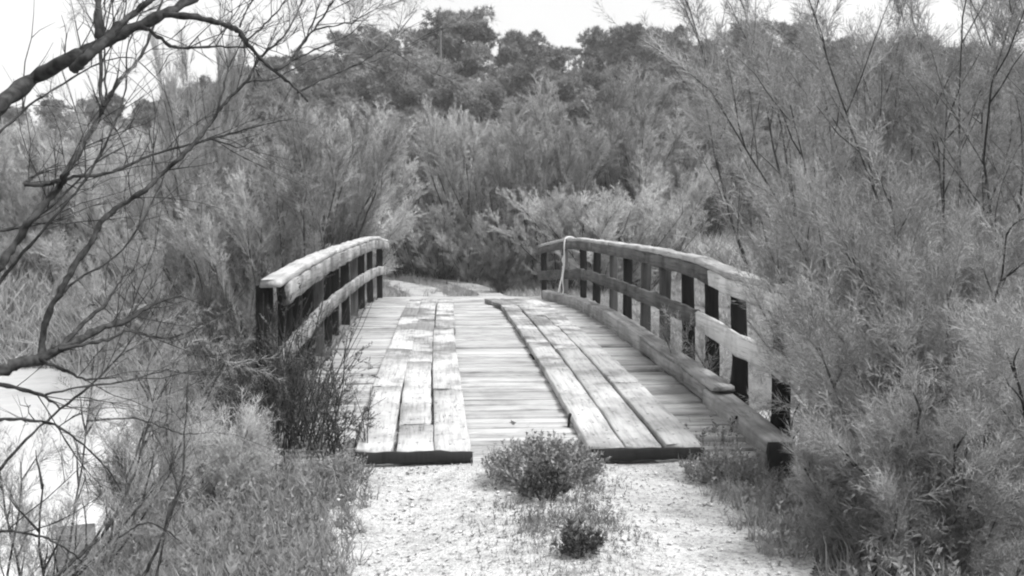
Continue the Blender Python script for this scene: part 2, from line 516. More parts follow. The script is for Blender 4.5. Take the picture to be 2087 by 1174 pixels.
# sill under the near end, and the beams below the deck
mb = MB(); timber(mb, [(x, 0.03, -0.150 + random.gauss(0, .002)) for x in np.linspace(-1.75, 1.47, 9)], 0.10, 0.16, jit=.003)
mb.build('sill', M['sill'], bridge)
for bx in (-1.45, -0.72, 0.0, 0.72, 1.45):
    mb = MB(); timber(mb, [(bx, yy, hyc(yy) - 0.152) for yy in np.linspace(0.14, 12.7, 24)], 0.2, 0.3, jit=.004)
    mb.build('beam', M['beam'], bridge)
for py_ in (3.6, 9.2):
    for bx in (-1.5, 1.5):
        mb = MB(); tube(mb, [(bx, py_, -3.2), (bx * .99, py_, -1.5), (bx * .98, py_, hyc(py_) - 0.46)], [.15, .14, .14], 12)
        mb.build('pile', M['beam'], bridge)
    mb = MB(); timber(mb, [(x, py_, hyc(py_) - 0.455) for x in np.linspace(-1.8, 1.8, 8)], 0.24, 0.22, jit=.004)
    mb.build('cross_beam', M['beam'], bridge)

# kerb timbers on the right edge (each length is its own timber)
for (a, b2, dz, w) in ((-0.06, 1.52, -0.012, 0.19), (1.30, 4.05, 0.055, 0.18), (4.06, 7.4, 0.05, 0.18), (7.41, 11.6, 0.03, 0.18)):
    mb = MB()
    ys = np.linspace(a, b2, max(5, int((b2 - a) / .2)))
    over = 0.05 if False else 0
    if a == 1.30:   # capping board lies on the near end of the next length
        pts = [(1.615 + 0.01 * math.sin(yy * 1.3), yy, hyc(yy) + 0.10) for yy in ys]
        timber(mb, pts, w, 0.036, ch=0.007, jit=.003)
        ys2 = np.linspace(1.54, b2, 12)
        pts = [(1.605 + 0.01 * math.sin(yy * 1.3), yy, hyc(yy) + 0.062) for yy in ys2]
        timber(mb, pts, w - .02, 0.13, ch=0.01, jit=.004)
    else:
        far_in = -0.30 * sstep(8.5, 11.6, ys)
        pts = [(1.61 + 0.01 * math.sin(yy * 1.3) + fi, yy, hyc(yy) + 0.055 + dz + random.gauss(0, .003)) for yy, fi in zip(ys, far_in)]
        timber(mb, pts, w, 0.13 + dz + .055 - (0 if a > .2 else -.12), ch=0.014, jit=.005)
    k = mb.build('kerb_timber', M['kerb'], bridge)
    if a < 0.2:
        mb = MB(); post_box(mb, (1.612, -0.085, -0.27), (1.612, -0.085, 0.032), 0.178, 0.03, jit=.004)
        mb.build('end_face', M['tar'], k)
# low kerb on the left, under the posts
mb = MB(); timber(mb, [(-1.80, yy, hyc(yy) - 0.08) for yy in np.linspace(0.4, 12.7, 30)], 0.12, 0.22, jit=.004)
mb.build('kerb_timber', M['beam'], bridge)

def interp(tab, y):
    t = np.array(tab); return np.array([np.interp(y, t[:, 0], t[:, 1]), np.interp(y, t[:, 0], t[:, 2])])
TL = [(0.6, -1.777, 1.060), (0.9, -1.777, 1.075), (1.9, -1.79, 1.106), (3.9, -1.806, 1.160), (6.1, -1.808, 1.190), (9.6, -1.781, 1.234), (11.4, -1.744, 1.230), (12.6, -1.646, 1.151)]
TR = [(0.1, 1.784, 1.015), (1.55, 1.768, 1.062), (2.6, 1.795, 1.135), (4.5, 1.826, 1.170), (6.2, 1.843, 1.186), (8.3, 1.832, 1.196), (10.3, 1.77, 1.215), (11.4, 1.65, 1.19), (12.6, 1.317, 1.056)]

def railing(tab, side, posts, midz, caps, facias, mids):
    r = empty('railing'); r.parent = bridge
    def cap_path(a, b2, off=0, dz=0, n=None):
        ys = np.linspace(a, b2, n or max(5, int((b2 - a) / .22)))
        out = []
        for yy in ys:
            x, z = interp(tab, yy)
            out.append((x + off + (.05 if side < 0 else 0) + random.gauss(0, .004), yy, z + dz + random.gauss(0, .003)))
        return out
    for a, b2 in caps:
        mb = MB(); timber(mb, cap_path(a + .004, b2 - .004), 0.15, 0.055, ch=0.010, jit=.0025)
        mb.build('top_rail', M['cap'], r)
    inn = -side * 0.066
    for a, b2, mt in facias:
        mb = MB(); timber(mb, cap_path(a + .006, b2 - .006, off=inn, dz=-0.057), 0.045, 0.150 if side < 0 else 0.125, ch=0.008, jit=.004)
        mb.build('fascia_board', M[mt], r)
    for a, b2, mt in mids:
        mb = MB()
        ys = np.linspace(a + .005, b2 - .005, max(5, int((b2 - a) / .22)))
        pts = []
        for yy in ys:
            x, z = interp(tab, yy)
            pts.append((x + inn + random.gauss(0, .003), yy, midz(yy) + random.gauss(0, .005)))
        timber(mb, pts, 0.045, 0.155 + random.gauss(0, .008), ch=0.008, jit=.004)
        mb.build('mid_rail', M[mt], r)
    for (yy, mt, w, low) in posts:
        x, z = interp(tab, yy)
        xx = x + side * 0.012
        mb = MB()
        zb = hyc(yy) - 0.42 if not low else low
        post_box(mb, (xx + random.gauss(0, .018), yy + random.gauss(0, .045), zb), (xx, yy, z - 0.057), 0.10, w, jit=.004)
        mb.build('post', M[mt], r)
        if mt == 'post' and side > 0 and yy < 9:   # raking strut outside the post
            mb = MB()
            tube(mb, [(xx + .05, yy + .26, zb + .38), (xx + .035, yy + .06, hyc(yy) + .52)], [.04, .036], 5)
            mb.build('strut', M['post_grey'], r)
    return r

midL = lambda y: np.interp(y, [0.6, 1.05, 4.08, 8, 11, 12.7], [0.525, 0.55, 0.655, 0.70, 0.705, 0.66])
midR = lambda y: np.interp(y, [0.1, 0.99, 2.33, 5.16, 8, 10.2, 12.6], [0.545, 0.585, 0.665, 0.69, 0.715, 0.72, 0.56])
railing(TL, -1,
        [(0.72, 'post', .13, -1.6), (1.62, 'post', .10, 0), (2.35, 'post', .11, 0), (3.2, 'post', .12, 0), (4.07, 'post_grey', .11, 0), (4.8, 'post', .10, 0), (5.74, 'post', .12, 0),
         (6.84, 'post', .11, 0), (8.13, 'post_grey', .11, 0), (9.39, 'post', .11, 0), (10.88, 'post', .11, 0), (12.3, 'post', .11, 0)],
        midL, [(0.58, 4.6), (4.6, 9.3), (9.3, 12.6)],
        [(0.80, 4.7, 'rail'), (4.7, 9.2, 'rail'), (9.2, 12.55, 'rail')],
        [(0.95, 4.08, 'rail'), (4.09, 8.6, 'rail'), (8.6, 12.5, 'rail')])
railing(TR, 1,
        [(0.45, 'post', .11, 0), (1.47, 'post', .12, 0), (2.34, 'post', .12, 0), (3.31, 'post', .12, 0), (4.36, 'post_grey', .13, 0), (5.43, 'post_grey', .13, 0), (6.63, 'post', .13, 0),
         (7.7, 'post_grey', .12, 0), (9.0, 'post', .13, 0), (10.3, 'post', .12, 0), (11.5, 'post_grey', .14, 0), (12.5, 'post', .14, 0)],
        midR, [(0.1, 2.6), (2.6, 7.6), (7.6, 10.4), (10.4, 12.6)],
        [(0.12, 2.05, 'rail_pale'), (2.05, 5.0, 'rail_shaded'), (5.0, 9.0, 'rail_shaded'), (9.0, 12.55, 'rail_shaded')],
        [(0.15, 2.5, 'rail_pale'), (2.51, 6.2, 'rail_shaded'), (6.2, 9.6, 'rail_shaded'), (9.6, 12.55, 'rail_shaded')])

# spikes standing out of the tracks
for (x, y, h_, tx) in ((0.345, 0.80, 0.11, .01), (1.49, 0.62, 0.12, .03), (0.36, 3.68, .06, -.04)):
    mb = MB(); z0 = hyc(y) - .08
    tube(mb, [(x, y, z0), (x + tx * .5, y - .01, z0 + h_ * .7), (x + tx, y - .03, z0 + h_)], [.011, .010, .012], 6)
    mb.build('spike', M['tar'], bridge)

# rope tied round the right railing
mb = MB()
xr, zr = interp(TR, 11.1)
def ropeline(pts, r): tube(mb, smooth_path(pts, 5), r, 6)
ropeline([(xr + .09, 11.1, zr - .08), (xr + .04, 11.1, zr + .012), (xr - .07, 11.08, zr + .012), (xr - .115, 11.05, zr - .06), (xr - .13, 11.0, zr - .35), (xr - .17, 10.92, zr - .62), (xr - .24, 10.78, zr - .86), (xr - .27, 10.7, zr - 1.0), (xr - .20, 10.66, hyc(10.7) - .055)], .013)
ropeline([(xr + .09, 11.18, zr - .08), (xr + .04, 11.18, zr + .014), (xr - .07, 11.16, zr + .014), (xr - .115, 11.1, zr - .1), (xr - .115, 11.05, zr - .4), (xr - .16, 10.95, zr - .7), (xr - .17, 10.8, zr - .92), (xr - .30, 10.62, hyc(10.7) - .055)], .012)
ropeline([(xr - .12, 11.1, zr - .3), (xr - .155, 11.02, zr - .38), (xr - .13, 10.98, zr - .46), (xr - .16, 11.0, zr - .5)], .016)
tag(mb.build('rope', M['rope'], smooth=True), 'pale rope looped over the right railing near its far end and hanging to the deck', 'rope')

# ------------------------------------------------------------------ foliage building
def leaf_tris(base, direc, width, rng):
    """thin triangles: base points (n,3), vectors (n,3), widths (n)"""
    r = rng.normal(size=base.shape)
    s = np.cross(direc, r); s /= np.linalg.norm(s, axis=1, keepdims=True) + 1e-9
    s *= (width / 2)[:, None]
    return np.stack([base - s, base + s, base + direc], 1)     # n,3,3

def unit(v): return v / (np.linalg.norm(v, axis=-1, keepdims=True) + 1e-9)

def plume_template(rng, n=26, sub=4, w=0.011, spread=0.62, bend=0.25):
    """feathery tamarisk spray, length 1 along +Z with tip bending towards +X"""
    t = rng.uniform(0.06, 1.0, n)
    ax = np.stack([bend * t * t, np.zeros(n), t], -1)
    phi = rng.uniform(0, 2 * math.pi, n)
    th = rng.uniform(0.35, 0.95, n) * spread / 0.62
    d = np.stack([np.sin(th) * np.cos(phi) + bend * t, np.sin(th) * np.sin(phi), np.cos(th)], -1)
    l = (0.42 * (1 - 0.55 * t)) * rng.uniform(.6, 1.2, n)
    d = unit(d) * l[:, None]
    tris = [leaf_tris(ax, d, np.full(n, w), rng)]
    # finer twiglets along each
    u = rng.uniform(0.2, 0.95, (n, sub))
    b = (ax[:, None, :] + d[:, None, :] * u[..., None]).reshape(-1, 3)
    dd = unit(np.repeat(unit(d), sub, 0) + rng.normal(0, 0.45, (n * sub, 3))) * (rng.uniform(.08, .2, n * sub))[:, None]
    tris.append(leaf_tris(b, dd, np.full(n * sub, w * .85), rng))
    # axis itself
    tt = np.linspace(0, 1, 5)
    axp = np.stack([bend * tt * tt, 0 * tt, tt], -1)
    tris.append(leaf_tris(axp[:-1], (axp[1:] - axp[:-1]) * 1.02, np.full(4, w * 1.3), rng))
    return np.concatenate(tris)          # k,3,3

def tuft_template(rng, n=22, w=0.16, up=0.5, curl=0):
    d = unit(rng.normal(size=(n, 3)) + np.array([0, 0, up])) * rng.uniform(.6, 1.1, n)[:, None]
    b = rng.normal(0, .12, (n, 3))
    return leaf_tris(b, d, np.full(n, w), rng)

def leafball_template(rng, n=34, w=0.34, l=0.42, r=0.75):
    """bunch of small broad leaves"""
    b = unit(rng.normal(size=(n, 3))) * (rng.uniform(.1, 1, n) ** .5 * r)[:, None]
    d = unit(b + rng.normal(0, .5, (n, 3)) + np.array([0, 0, .3])) * (l * rng.uniform(.6, 1.2, n))[:, None]
    return leaf_tris(b, d, np.full(n, w), rng)

def grass_template(rng, n=12, w=0.05, lean=0.35):
    b = np.stack([rng.normal(0, .14, n), rng.normal(0, .14, n), np.zeros(n)], -1)
    d = np.stack([rng.normal(0, lean, n), rng.normal(0, lean, n), np.ones(n)], -1)
    d = d * rng.uniform(.45, 1.05, n)[:, None]
    s = leaf_tris(b, d * .6, np.full(n, w), rng)
    tip = b + d * .6
    d2 = d * .4 + np.stack([rng.normal(0, .16, n), rng.normal(0, .16, n), np.full(n, -.05)], -1)
    side = (s[:, 1] - s[:, 0]) * .5
    q1 = np.stack([s[:, 0], s[:, 1], tip + side * .45], 1)
    q2 = np.stack([tip + side * .45, tip - side * .45, tip + d2], 1)
    q3 = np.stack([s[:, 0], tip + side * .45, tip - side * .45], 1)
    return np.concatenate([q1, q2, q3])

def sprig_template(rng, n=16, l=0.22, w=0.09):
    """upright herb stem with small leaves, height 1"""
    t = rng.uniform(.1, 1, n)
    b = np.stack([.12 * t * t, np.zeros(n), t], -1)
    phi = rng.uniform(0, 2 * math.pi, n)
    d = np.stack([np.cos(phi), np.sin(phi), rng.uniform(.3, 1.4, n)], -1)
    d = unit(d) * (l * rng.uniform(.6, 1.3, n) * (1.15 - .5 * t))[:, None]
    tr = [leaf_tris(b, d, np.full(n, w), rng)]
    # second half of each leaf so it reads lens shaped
    tt = np.linspace(0, 1, 4); axp = np.stack([.12 * tt * tt, 0 * tt, tt], -1)
    tr.append(leaf_tris(axp[:-1], axp[1:] - axp[:-1], np.full(3, .025), rng))
    return np.concatenate(tr)

def place(templates, pos, direc, scale, rng, tone):
    """instances of templates at pos (n,3), +Z turned to direc, uniform scale -> verts, tones"""
    n = len(pos)
    zc = unit(np.asarray(direc, float))
    r = rng.normal(size=(n, 3))
    xc = unit(np.cross(zc, r)); yc = np.cross(zc, xc)
    Rm = np.stack([xc, yc, zc], -1)                       # columns
    which = rng.integers(0, len(templates), n)
    V, T = [], []
    for k, tp in enumerate(templates):
        m = which == k
        if not m.any(): continue
        pts = tp.reshape(-1, 3)
        vv = np.einsum('nij,pj->npi', Rm[m], pts) * scale[m][:, None, None] + pos[m][:, None, :]
        V.append(vv.reshape(-1, 3))
        T.append(np.repeat(tone[m], len(pts)))
    return np.concatenate(V), np.concatenate(T)

def tri_mesh(name, V, T, mat):
    n = len(V) // 3
    me = fast_mesh(name, V, np.arange(n * 3), np.full(n, 3), tone=T)
    me.materials.append(mat)
    return me

rt = np.random.default_rng(3)
PLUMES = [plume_template(rt, bend=b) for b in (0.1, 0.2, 0.3, 0.42, 0.15, 0.35)]
PLUMES_FAR = [plume_template(rt, n=22, sub=3, w=0.020, spread=.42, bend=b) for b in (0.1, 0.25, 0.4, 0.3)]
TUFTS = [tuft_template(rt) for _ in range(4)]
BALLS = [leafball_template(rt) for _ in range(4)]
GRASS = [grass_template(rt) for _ in range(6)]
SPRIGS = [sprig_template(rt) for _ in range(6)]
SPRIGS_BROAD = [sprig_template(rt, n=12, l=.42, w=.2) for _ in range(4)]

def tamarisk(seed, H, spread=0.55, lean=(0, 0), stems=9, branches=12, per=9, plume=(0.28, 0.5), templates=None, leaf='tam', bark='bark', bare=0.28, stem_r=0.022, droop=0.1, low=False, z_drop=0.0, scatter_=.20, splay=.6, blen=(.16, .34)):
    rng = np.random.default_rng(seed)
    templates = templates or PLUMES
    mb = MB()
    pos, dirs, sc, tone = [], [], [], []
    lean = np.array([lean[0], lean[1], 0.0])
    for s in range(stems):
        phi = 2 * math.pi * (s + rng.uniform(-.4, .4)) / stems
        sp = spread * rng.uniform(.25, 1.1)
        d = unit(np.array([math.cos(phi) * sp, math.sin(phi) * sp, 1.0]) + lean)
        L = H * rng.uniform(.72, 1.05) / max(.55, d[2]) * .97
        p = np.array([rng.normal(0, .10), rng.normal(0, .10), -0.15 - z_drop])
        n = 9
        pts, dd = [p], d.copy()
        for i in range(n):
            dd = unit(dd + rng.normal(0, .085, 3) + np.array([0, 0, .05]) + (lean * .02))
            p = p + dd * L / n
            pts.append(p)
        pts = np.array(pts)
        tube(mb, pts, np.linspace(stem_r * rng.uniform(.7, 1.2), .004, n + 1), 5, cap=False)
        ton_s = rng.uniform(.8, 1.2)
        for bq in range(branches):
            t = bare + (1 - bare) * (bq + rng.uniform(0, 1)) / branches
            f = t * n; i = min(int(f), n - 1)
            q = pts[i] + (pts[i + 1] - pts[i]) * (f - i)
            tang = unit(pts[i + 1] - pts[i])
            out = rng.normal(size=3); out[2] *= .4
            bd = unit(tang * .85 + unit(out) * splay + lean * .25 + np.array([0, 0, .15]))
            bl = H * rng.uniform(*blen) * (1.15 - .65 * t)
            bp = [q]; e = bd.copy()
            for k in range(4):
                e = unit(e + np.array([0, 0, .10 - droop * k * .6]) + rng.normal(0, .10, 3))
                bp.append(bp[-1] + e * bl / 4)
            bp = np.array(bp)
            tube(mb, bp, np.linspace(.0075, .002, 5), 3, cap=False)
            ton_b = ton_s * rng.uniform(.68, 1.32)
            m = max(2, int(per * bl / (H * .25)))
            for k in range(m):
                g = rng.uniform(.12, 1.0) * 4; i2 = min(int(g), 3)
                a = bp[i2] + (bp[i2 + 1] - bp[i2]) * (g - i2)
                pd = unit(unit(bp[i2 + 1] - bp[i2]) * .9 + rng.normal(0, scatter_, 3) + np.array([0, 0, .22]) + lean * .2)
                pos.append(a); dirs.append(pd); sc.append(rng.uniform(*plume) * (1.05 - .25 * g / 4)); tone.append(ton_b * rng.uniform(.85, 1.15))
        # crown of sprays at the stem tip
        for k in range(14):
            pos.append(pts[-1] + rng.normal(0, .03, 3) - unit(pts[-1] - pts[-2]) * rng.uniform(0, .75)); dirs.append(unit(unit(pts[-1] - pts[-2]) + rng.normal(0, .3, 3)))
            sc.append(rng.uniform(*plume)); tone.append(ton_s * rng.uniform(.9, 1.15))
    V, T = place(templates, np.array(pos), np.array(dirs), np.array(sc), rng, np.array(tone))
    root = empty('tamarisk')
    mb.build('stem', M[bark], root, smooth=True)
    me = tri_mesh('foliage', V, T, M[leaf])
    link(bpy.data.objects.new('foliage', me), root)
    return root

def put(root, x, y, dz=0.0, rz=0.0, s=1.0, tilt=(0, 0)):
    root.location = (x, y, float(terr(x, y)) + dz)
    root.rotation_euler = (tilt[0], tilt[1], rz)
    root.scale = (s, s, s)
    return root

def pine(seed, H, kind='round', leafm='pine'):
    """maritime pine: bare bole, limbs, needle clumps in uneven layered crown"""
    rng = np.random.default_rng(seed)
    mb = MB()
    n = 8
    tr = np.array([[rng.normal(0, .05) * i ** .6, rng.normal(0, .05) * i ** .6, H * .93 * i / n] for i in range(n + 1)])
    tr[0] = (0, 0, -.3)
    tube(mb, tr, np.linspace(.017 * H, .004 * H, n + 1), 7, cap=False)
    pos, dirs, sc, tone = [], [], [], []
    lo = {'round': .38, 'umbrella': .68, 'broad': .16}[kind]
    wid = {'round': .135, 'umbrella': .16, 'broad': .21}[kind] * H
    nl = {'round': 34, 'umbrella': 24, 'broad': 44}[kind]
    for k in range(nl):
        t = lo + (1 - lo) * (k + rng.uniform(0, .9)) / nl
        f = min(t / .93, .999) * n; i = min(int(f), n - 1)
        q = tr[i] + (tr[i + 1] - tr[i]) * (f - i)
        v = (t - lo) / (1 - lo)
        if kind == 'umbrella':
            reach = wid * (1.05 - .5 * v ** 2) * rng.uniform(.55, 1.1)
        else:
            reach = wid * (math.sin(math.pi * (.18 + .80 * v)) ** .8 + .12) * rng.uniform(.55, 1.15)
        phi = k * 2.4 + rng.uniform(-.5, .5)
        e = q + np.array([math.cos(phi) * reach, math.sin(phi) * reach, reach * rng.uniform(.15, .6)])
        e[2] = min(e[2], H * .98)
        mid = (q + e) / 2 + np.array([0, 0, -.06 * reach])
        tube(mb, [q, mid, e], [.0045 * H, .003 * H, .0015 * H], 4, cap=False)
        cr = (.034 + .034 * rng.random()) * H
        tn = rng.uniform(.5, 1.5)
        for c in range(3):
            cc = e + rng.normal(0, cr * .55, 3) - (e - q) * rng.uniform(0, .35) * (c > 0)
            m = 27
            b = unit(rng.normal(size=(m, 3)) + np.array([0, 0, .35]))
            rad = rng.uniform(.35, 1.0, m) ** .6
            pp = cc + b * np.array([1, 1, .62]) * (cr * rad)[:, None]
            pos += list(pp); dirs += list(unit(b + np.array([0, 0, .5]))); sc += list(.020 * H * rng.uniform(.8, 1.4, m)); tone += list(tn * rng.uniform(.8, 1.2, m))
    V, T = place(TUFTS, np.array(pos), np.array(dirs), np.array(sc), rng, np.array(tone))
    root = empty('pine_tree')
    mb.build('trunk', M['bark_mid'], root, smooth=True)
    link(bpy.data.objects.new('crown', tri_mesh('crown', V, T, M[leafm])), root)
    return root

# ------------------------------------------------------------------ the pine wood behind
protos = {}
def wood_tree(kind, var, x, y, H, label, group=None, leafm='pine', name=None):
    key = (kind, var, leafm)
    if key not in protos:
        r = pine(100 + 17 * var + len(kind), 10.0, kind, leafm); protos[key] = r
    else:
        r = copy_tree(protos[key])
    put(r, x, y, rz=random.uniform(0, 6.28), s=H / 10.0)
    for k in ('group',):
        if k in r: del r[k]
    tag(r, label, 'pine tree', group)
    return r

def top_h(px, py, d):
    x, y = G(px, d)
    return P(px, py, d)[2] - float(terr(x, y))

SKY = [  # px, top py, depth, kind, label
    (940, 42, 66, 'umbrella', 'tall umbrella-crowned pine standing clear above the wood, beside the thin pole'),
    (862, 66, 72, 'round', 'round-topped pine directly left of the tall umbrella pine'),
    (775, 80, 74, 'round', 'small pine on the skyline two crowns left of the tall umbrella pine'),
    (712, 84, 76, 'round', 'pine on the skyline above the left tamarisks, third crown left of the umbrella pine'),
    (1062, 72, 68, 'round', 'bushy pine on the skyline next right of the tall umbrella pine'),
    (1108, 100, 72, 'round', 'lower pine at the left edge of the dip in the skyline'),
    (1216, 76, 74, 'round', 'narrow pine on the skyline just right of the dip'),
    (1275, 72, 72, 'round', 'dark rounded pine on the skyline second right of the dip'),
    (1350, 64, 70, 'round', 'broad pine, highest on the skyline between the dip and the right thicket'),
    (1440, 88, 76, 'round', 'pine on the skyline right of the broadest crown, above the reed bed'),
    (1525, 58, 72, 'round', 'pine rising on the skyline just left of the right thicket'),
    (1605, 66, 74, 'round', 'pine on the skyline partly behind the topmost sprays of the leaning tamarisk'),
    (640, 110, 72, 'round', 'pine behind the drooping tip of the bare foreground branch'),
    (560, 120, 76, 'round', 'pine seen between the bare branches, next left of the drooping tip'),
]
for i, (px, py, d, kind, lab) in enumerate(SKY):
    x, y = G(px, d)
    wood_tree(kind, i % 4, x, y, top_h(px, py, d), lab)
grpA = 'pines seen through the thicket on the right'
for px, py, d in ((1690, 84, 70), (1770, 92, 74), (1850, 80, 72), (1940, 100, 70), (2030, 112, 74), (2110, 110, 70)):
    x, y = G(px, d); wood_tree('round', random.randrange(4), x, y, top_h(px, py, d), 'pine of the skyline seen through the sprays of the right thicket', grpA)
grpB = 'distant pines behind the bare branches'
for px, py, d in ((-30, 215, 78), (40, 225, 80), (120, 212, 76), (180, 205, 80), (235, 195, 74), (300, 205, 78), (365, 190, 74), (430, 165, 72), (500, 140, 70)):
    x, y = G(px, d); wood_tree('round', random.randrange(4), x, y, top_h(px, py, d), 'distant pine showing low behind the bare foreground branches', grpB)
grpC = 'trees filling the body of the wood below the skyline'
for row, (d, py0) in enumerate(((60, 150), (52, 190), (45, 240))):
    px = 440 + row * 23
    while px < 2160:
        py = py0 + random.uniform(-28, 30)
        if px < 700: py += 25
        if 1120 < px < 1180 and row == 0: py += 10
        if px > 1760: py -= 25
        x, y = G(px, d)
        wood_tree('broad', random.randrange(3), x, y, top_h(px, py, d), 'bushy tree in the middle of the dark wood below the skyline pines', grpC, leafm='pine' if row < 2 else 'broad')
        px += random.uniform(50, 82)
grpD = 'low trees behind the left bank'
for d, py0 in ((60, 270), (46, 300)):
    px = -60
    while px < 430:
        x, y = G(px, d)
        wood_tree('broad', random.randrange(3), x, y, top_h(px, py0 + random.uniform(-25, 20), d), 'low bushy tree far behind the left river bank', grpD, leafm='broad')
        px += random.uniform(60, 95)

# ------------------------------------------------------------------ tamarisks across the river
tp = {}
def far_tam(var, px, d, top, label, group=None, leaf='tam', s=1.0, width=1.0):
    key = (var, leaf)
    if var >= 10 and key not in tp:
        tp[key] = r = tamarisk(330 + var, 2.5, spread=.8, stems=15, branches=9, per=11, plume=(.3, .5), templates=PLUMES_FAR, leaf=leaf, bare=.03, stem_r=.02, scatter_=.25)
    elif key not in tp:
        tp[key] = tamarisk(300 + var, 4.0, spread=(.38, .5, .32, .6)[var], stems=17, branches=6, per=14, plume=(.32, .6), templates=PLUMES_FAR, leaf=leaf, bare=.22, stem_r=.035, scatter_=.13, splay=.38, blen=(.20, .36))
        r = tp[key]
    else:
        r = copy_tree(tp[key])
        if 'group' in r: del r['group']
    x, y = G(px, d)
    H = top_h(px, top, d) * (.92 if var < 4 else 1)
    h0 = 2.5 if var >= 10 else 4.0
    put(r, x, y, rz=random.uniform(0, 6.28))
    r.scale = (H / h0 * width, H / h0 * width, H / h0)
    return tag(r, label, 'tamarisk', group)

FT = [
    (0, 660, 20, 195, 'tall pale tamarisk right behind the far half of the left railing', 'tam', 1.0),
    (1, 565, 19, 255, 'broad tamarisk behind the near end of the left railing', 'tam', 1.0),
    (1, 470, 20, 300, 'tamarisk left of the left railing, first one across the river', 'tam', 1.0),
    (2, 735, 25, 215, 'slender pale tamarisk at the far end of the left railing', 'tam_pale', 1.1),
    (3, 820, 30, 262, 'hazy tamarisk behind the bend of the far path', 'tam', 1.0),
    (2, 885, 33, 235, 'tamarisk behind the lower end of the guy wire', 'tam', 1.1),
    (0, 950, 29, 212, 'light rounded tamarisk straight beyond the bridge, below the umbrella pine', 'tam_pale', .9),
    (3, 1040, 27, 285, 'low wide tamarisk beyond the bridge, left of the right railing end', 'tam', 1.0),
    (0, 1118, 26, 235, 'tamarisk with dark stems rising behind the far end of the right railing', 'tam', 1.0),
    (2, 1205, 29, 140, 'tallest tamarisk beyond the bridge, reaching up towards the dip in the skyline', 'tam', 1.1),
    (1, 1285, 27, 205, 'fan-shaped tamarisk behind the middle of the right railing', 'tam', .95),
    (0, 1345, 26, 320, 'smaller tamarisk at the left edge of the reed bed', 'tam_pale', 1.0),
    (3, 1450, 38, 300, 'tamarisk behind the reed bed on its left side', 'tam_dark', 1.0),
    (1, 1540, 40, 280, 'tamarisk behind the middle of the reed bed', 'tam', 1.0),
    (0, 1640, 36, 270, 'tamarisk behind the right end of the reed bed', 'tam', 1.0),
]
for v, px, d, top, lab, lf, wd in FT:
    far_tam(v, px, d, top, lab, leaf=lf, width=wd)
g1 = 'low bushes along the far bank beyond the bridge'
for px, d, top in ((795, 33, 400), (855, 34, 400), (905, 32, 430), (985, 30, 430), (1075, 27, 430), (1150, 24, 400), (1235, 23, 400), (1300, 24, 430), (690, 22, 400), (1030, 32, 380), (770, 31, 470), (830, 36, 470), (940, 32, 480), (1010, 28, 480), (1055, 26, 500), (735, 25, 450), (880, 38, 440), (862, 29.5, 430), (900, 28.5, 440), (935, 29, 450), (830, 30.5, 440), (965, 27, 470)):
    far_tam(10 + random.randrange(2), px, d, top, 'low bushy tamarisk at the foot of the taller ones beyond the bridge', g1, leaf=random.choice(['tam_pale', 'tam_pale']), width=1.2)
far_tam(11, 1022, 22.8, 508, 'small dark bush beyond the bridge, left of the right railing end', leaf='tam_dark', width=1.0)
far_tam(2, 405, 21, 55, 'tall slender feathery tamarisk standing up against the sky behind the bare branches', leaf='tam', width=.5)
g2 = 'tamarisks on the left bank behind the bare branches'
for px, d, top in ((-60, 27, 300), (20, 30, 260), (85, 27, 330), (150, 31, 250), (215, 27, 320), (290, 30, 270), (345, 27, 340), (405, 24, 330), (-20, 38, 250), (110, 40, 240), (250, 40, 240), (370, 36, 245), (430, 31, 265)):
    far_tam(random.randrange(4), px, d, top, 'tamarisk on the left far bank behind the bare branches', g2, leaf=random.choice(['tam', 'tam', 'tam_pale']), width=1.1)
g3 = 'low tamarisks at the water on the left'
for px, d, top in ((-20, 26, 470), (45, 25.5, 500), (110, 25.5, 480), (160, 26, 510), (215, 25.5, 490), (270, 25, 500), (310, 25, 480), (350, 24, 480), (400, 22.5, 470), (440, 20, 470)):
    far_tam(10 + random.randrange(2), px, d, top, 'low tamarisk at the edge of the water on the left far bank', g3, leaf='tam', width=1.1)

# ------------------------------------------------------------------ near tamarisks
def hero(label, seed, px, d, H, rz=0, dz=0, **kw):
    r = tamarisk(seed, H, **kw)
    x, y = G(px, d)
    put(r, x, y, dz=dz, rz=rz)
    return tag(r, label, 'tamarisk')

hero('tall tamarisk with long dark stems leaning left over the right railing', 41, 1865, 9.4, 5.7, spread=.22, lean=(-.15, -.05), stems=9, branches=10, per=9, bare=.42, stem_r=.034)
hero('tall upright tamarisk behind the right thicket, second from the railing', 42, 1955, 9.0, 5.6, spread=.34, lean=(-.06, -.05), stems=8, branches=10, per=9, bare=.38, stem_r=.036)
hero('tamarisk of the right thicket at the right edge of the view', 43, 2100, 8.6, 5.5, spread=.42, lean=(-.08, -.05), stems=10, branches=11, per=9, bare=.3, stem_r=.026)
hero('pale tamarisk behind the right railing, left of the dark leaning stems', 44, 1890, 13.0, 4.4, spread=.28, lean=(-.10, 0), stems=10, branches=12, per=8, bare=.2, leaf='tam_pale')
hero('tallest tamarisk of the right thicket, its sprays reaching the top of the view', 57, 1860, 10.8, 6.8, spread=.28, lean=(-.09, 0), stems=11, branches=12, per=11, bare=.45, stem_r=.032)
hero('tall tamarisk whose sprays show against the sky at the upper right', 58, 2020, 10.6, 6.8, spread=.34, lean=(-.04, 0), stems=12, branches=12, per=11, bare=.4, stem_r=.032)
hero('dense tamarisk behind the tall dark stems on the right', 45, 1890, 12.5, 5.0, spread=.55, lean=(-.1, 0), stems=12, branches=12, per=8, bare=.12)
hero('dense tamarisk behind the right edge of the thicket', 46, 2070, 13.0, 5.0, spread=.55, stems=12, branches=12, per=8, bare=.12)
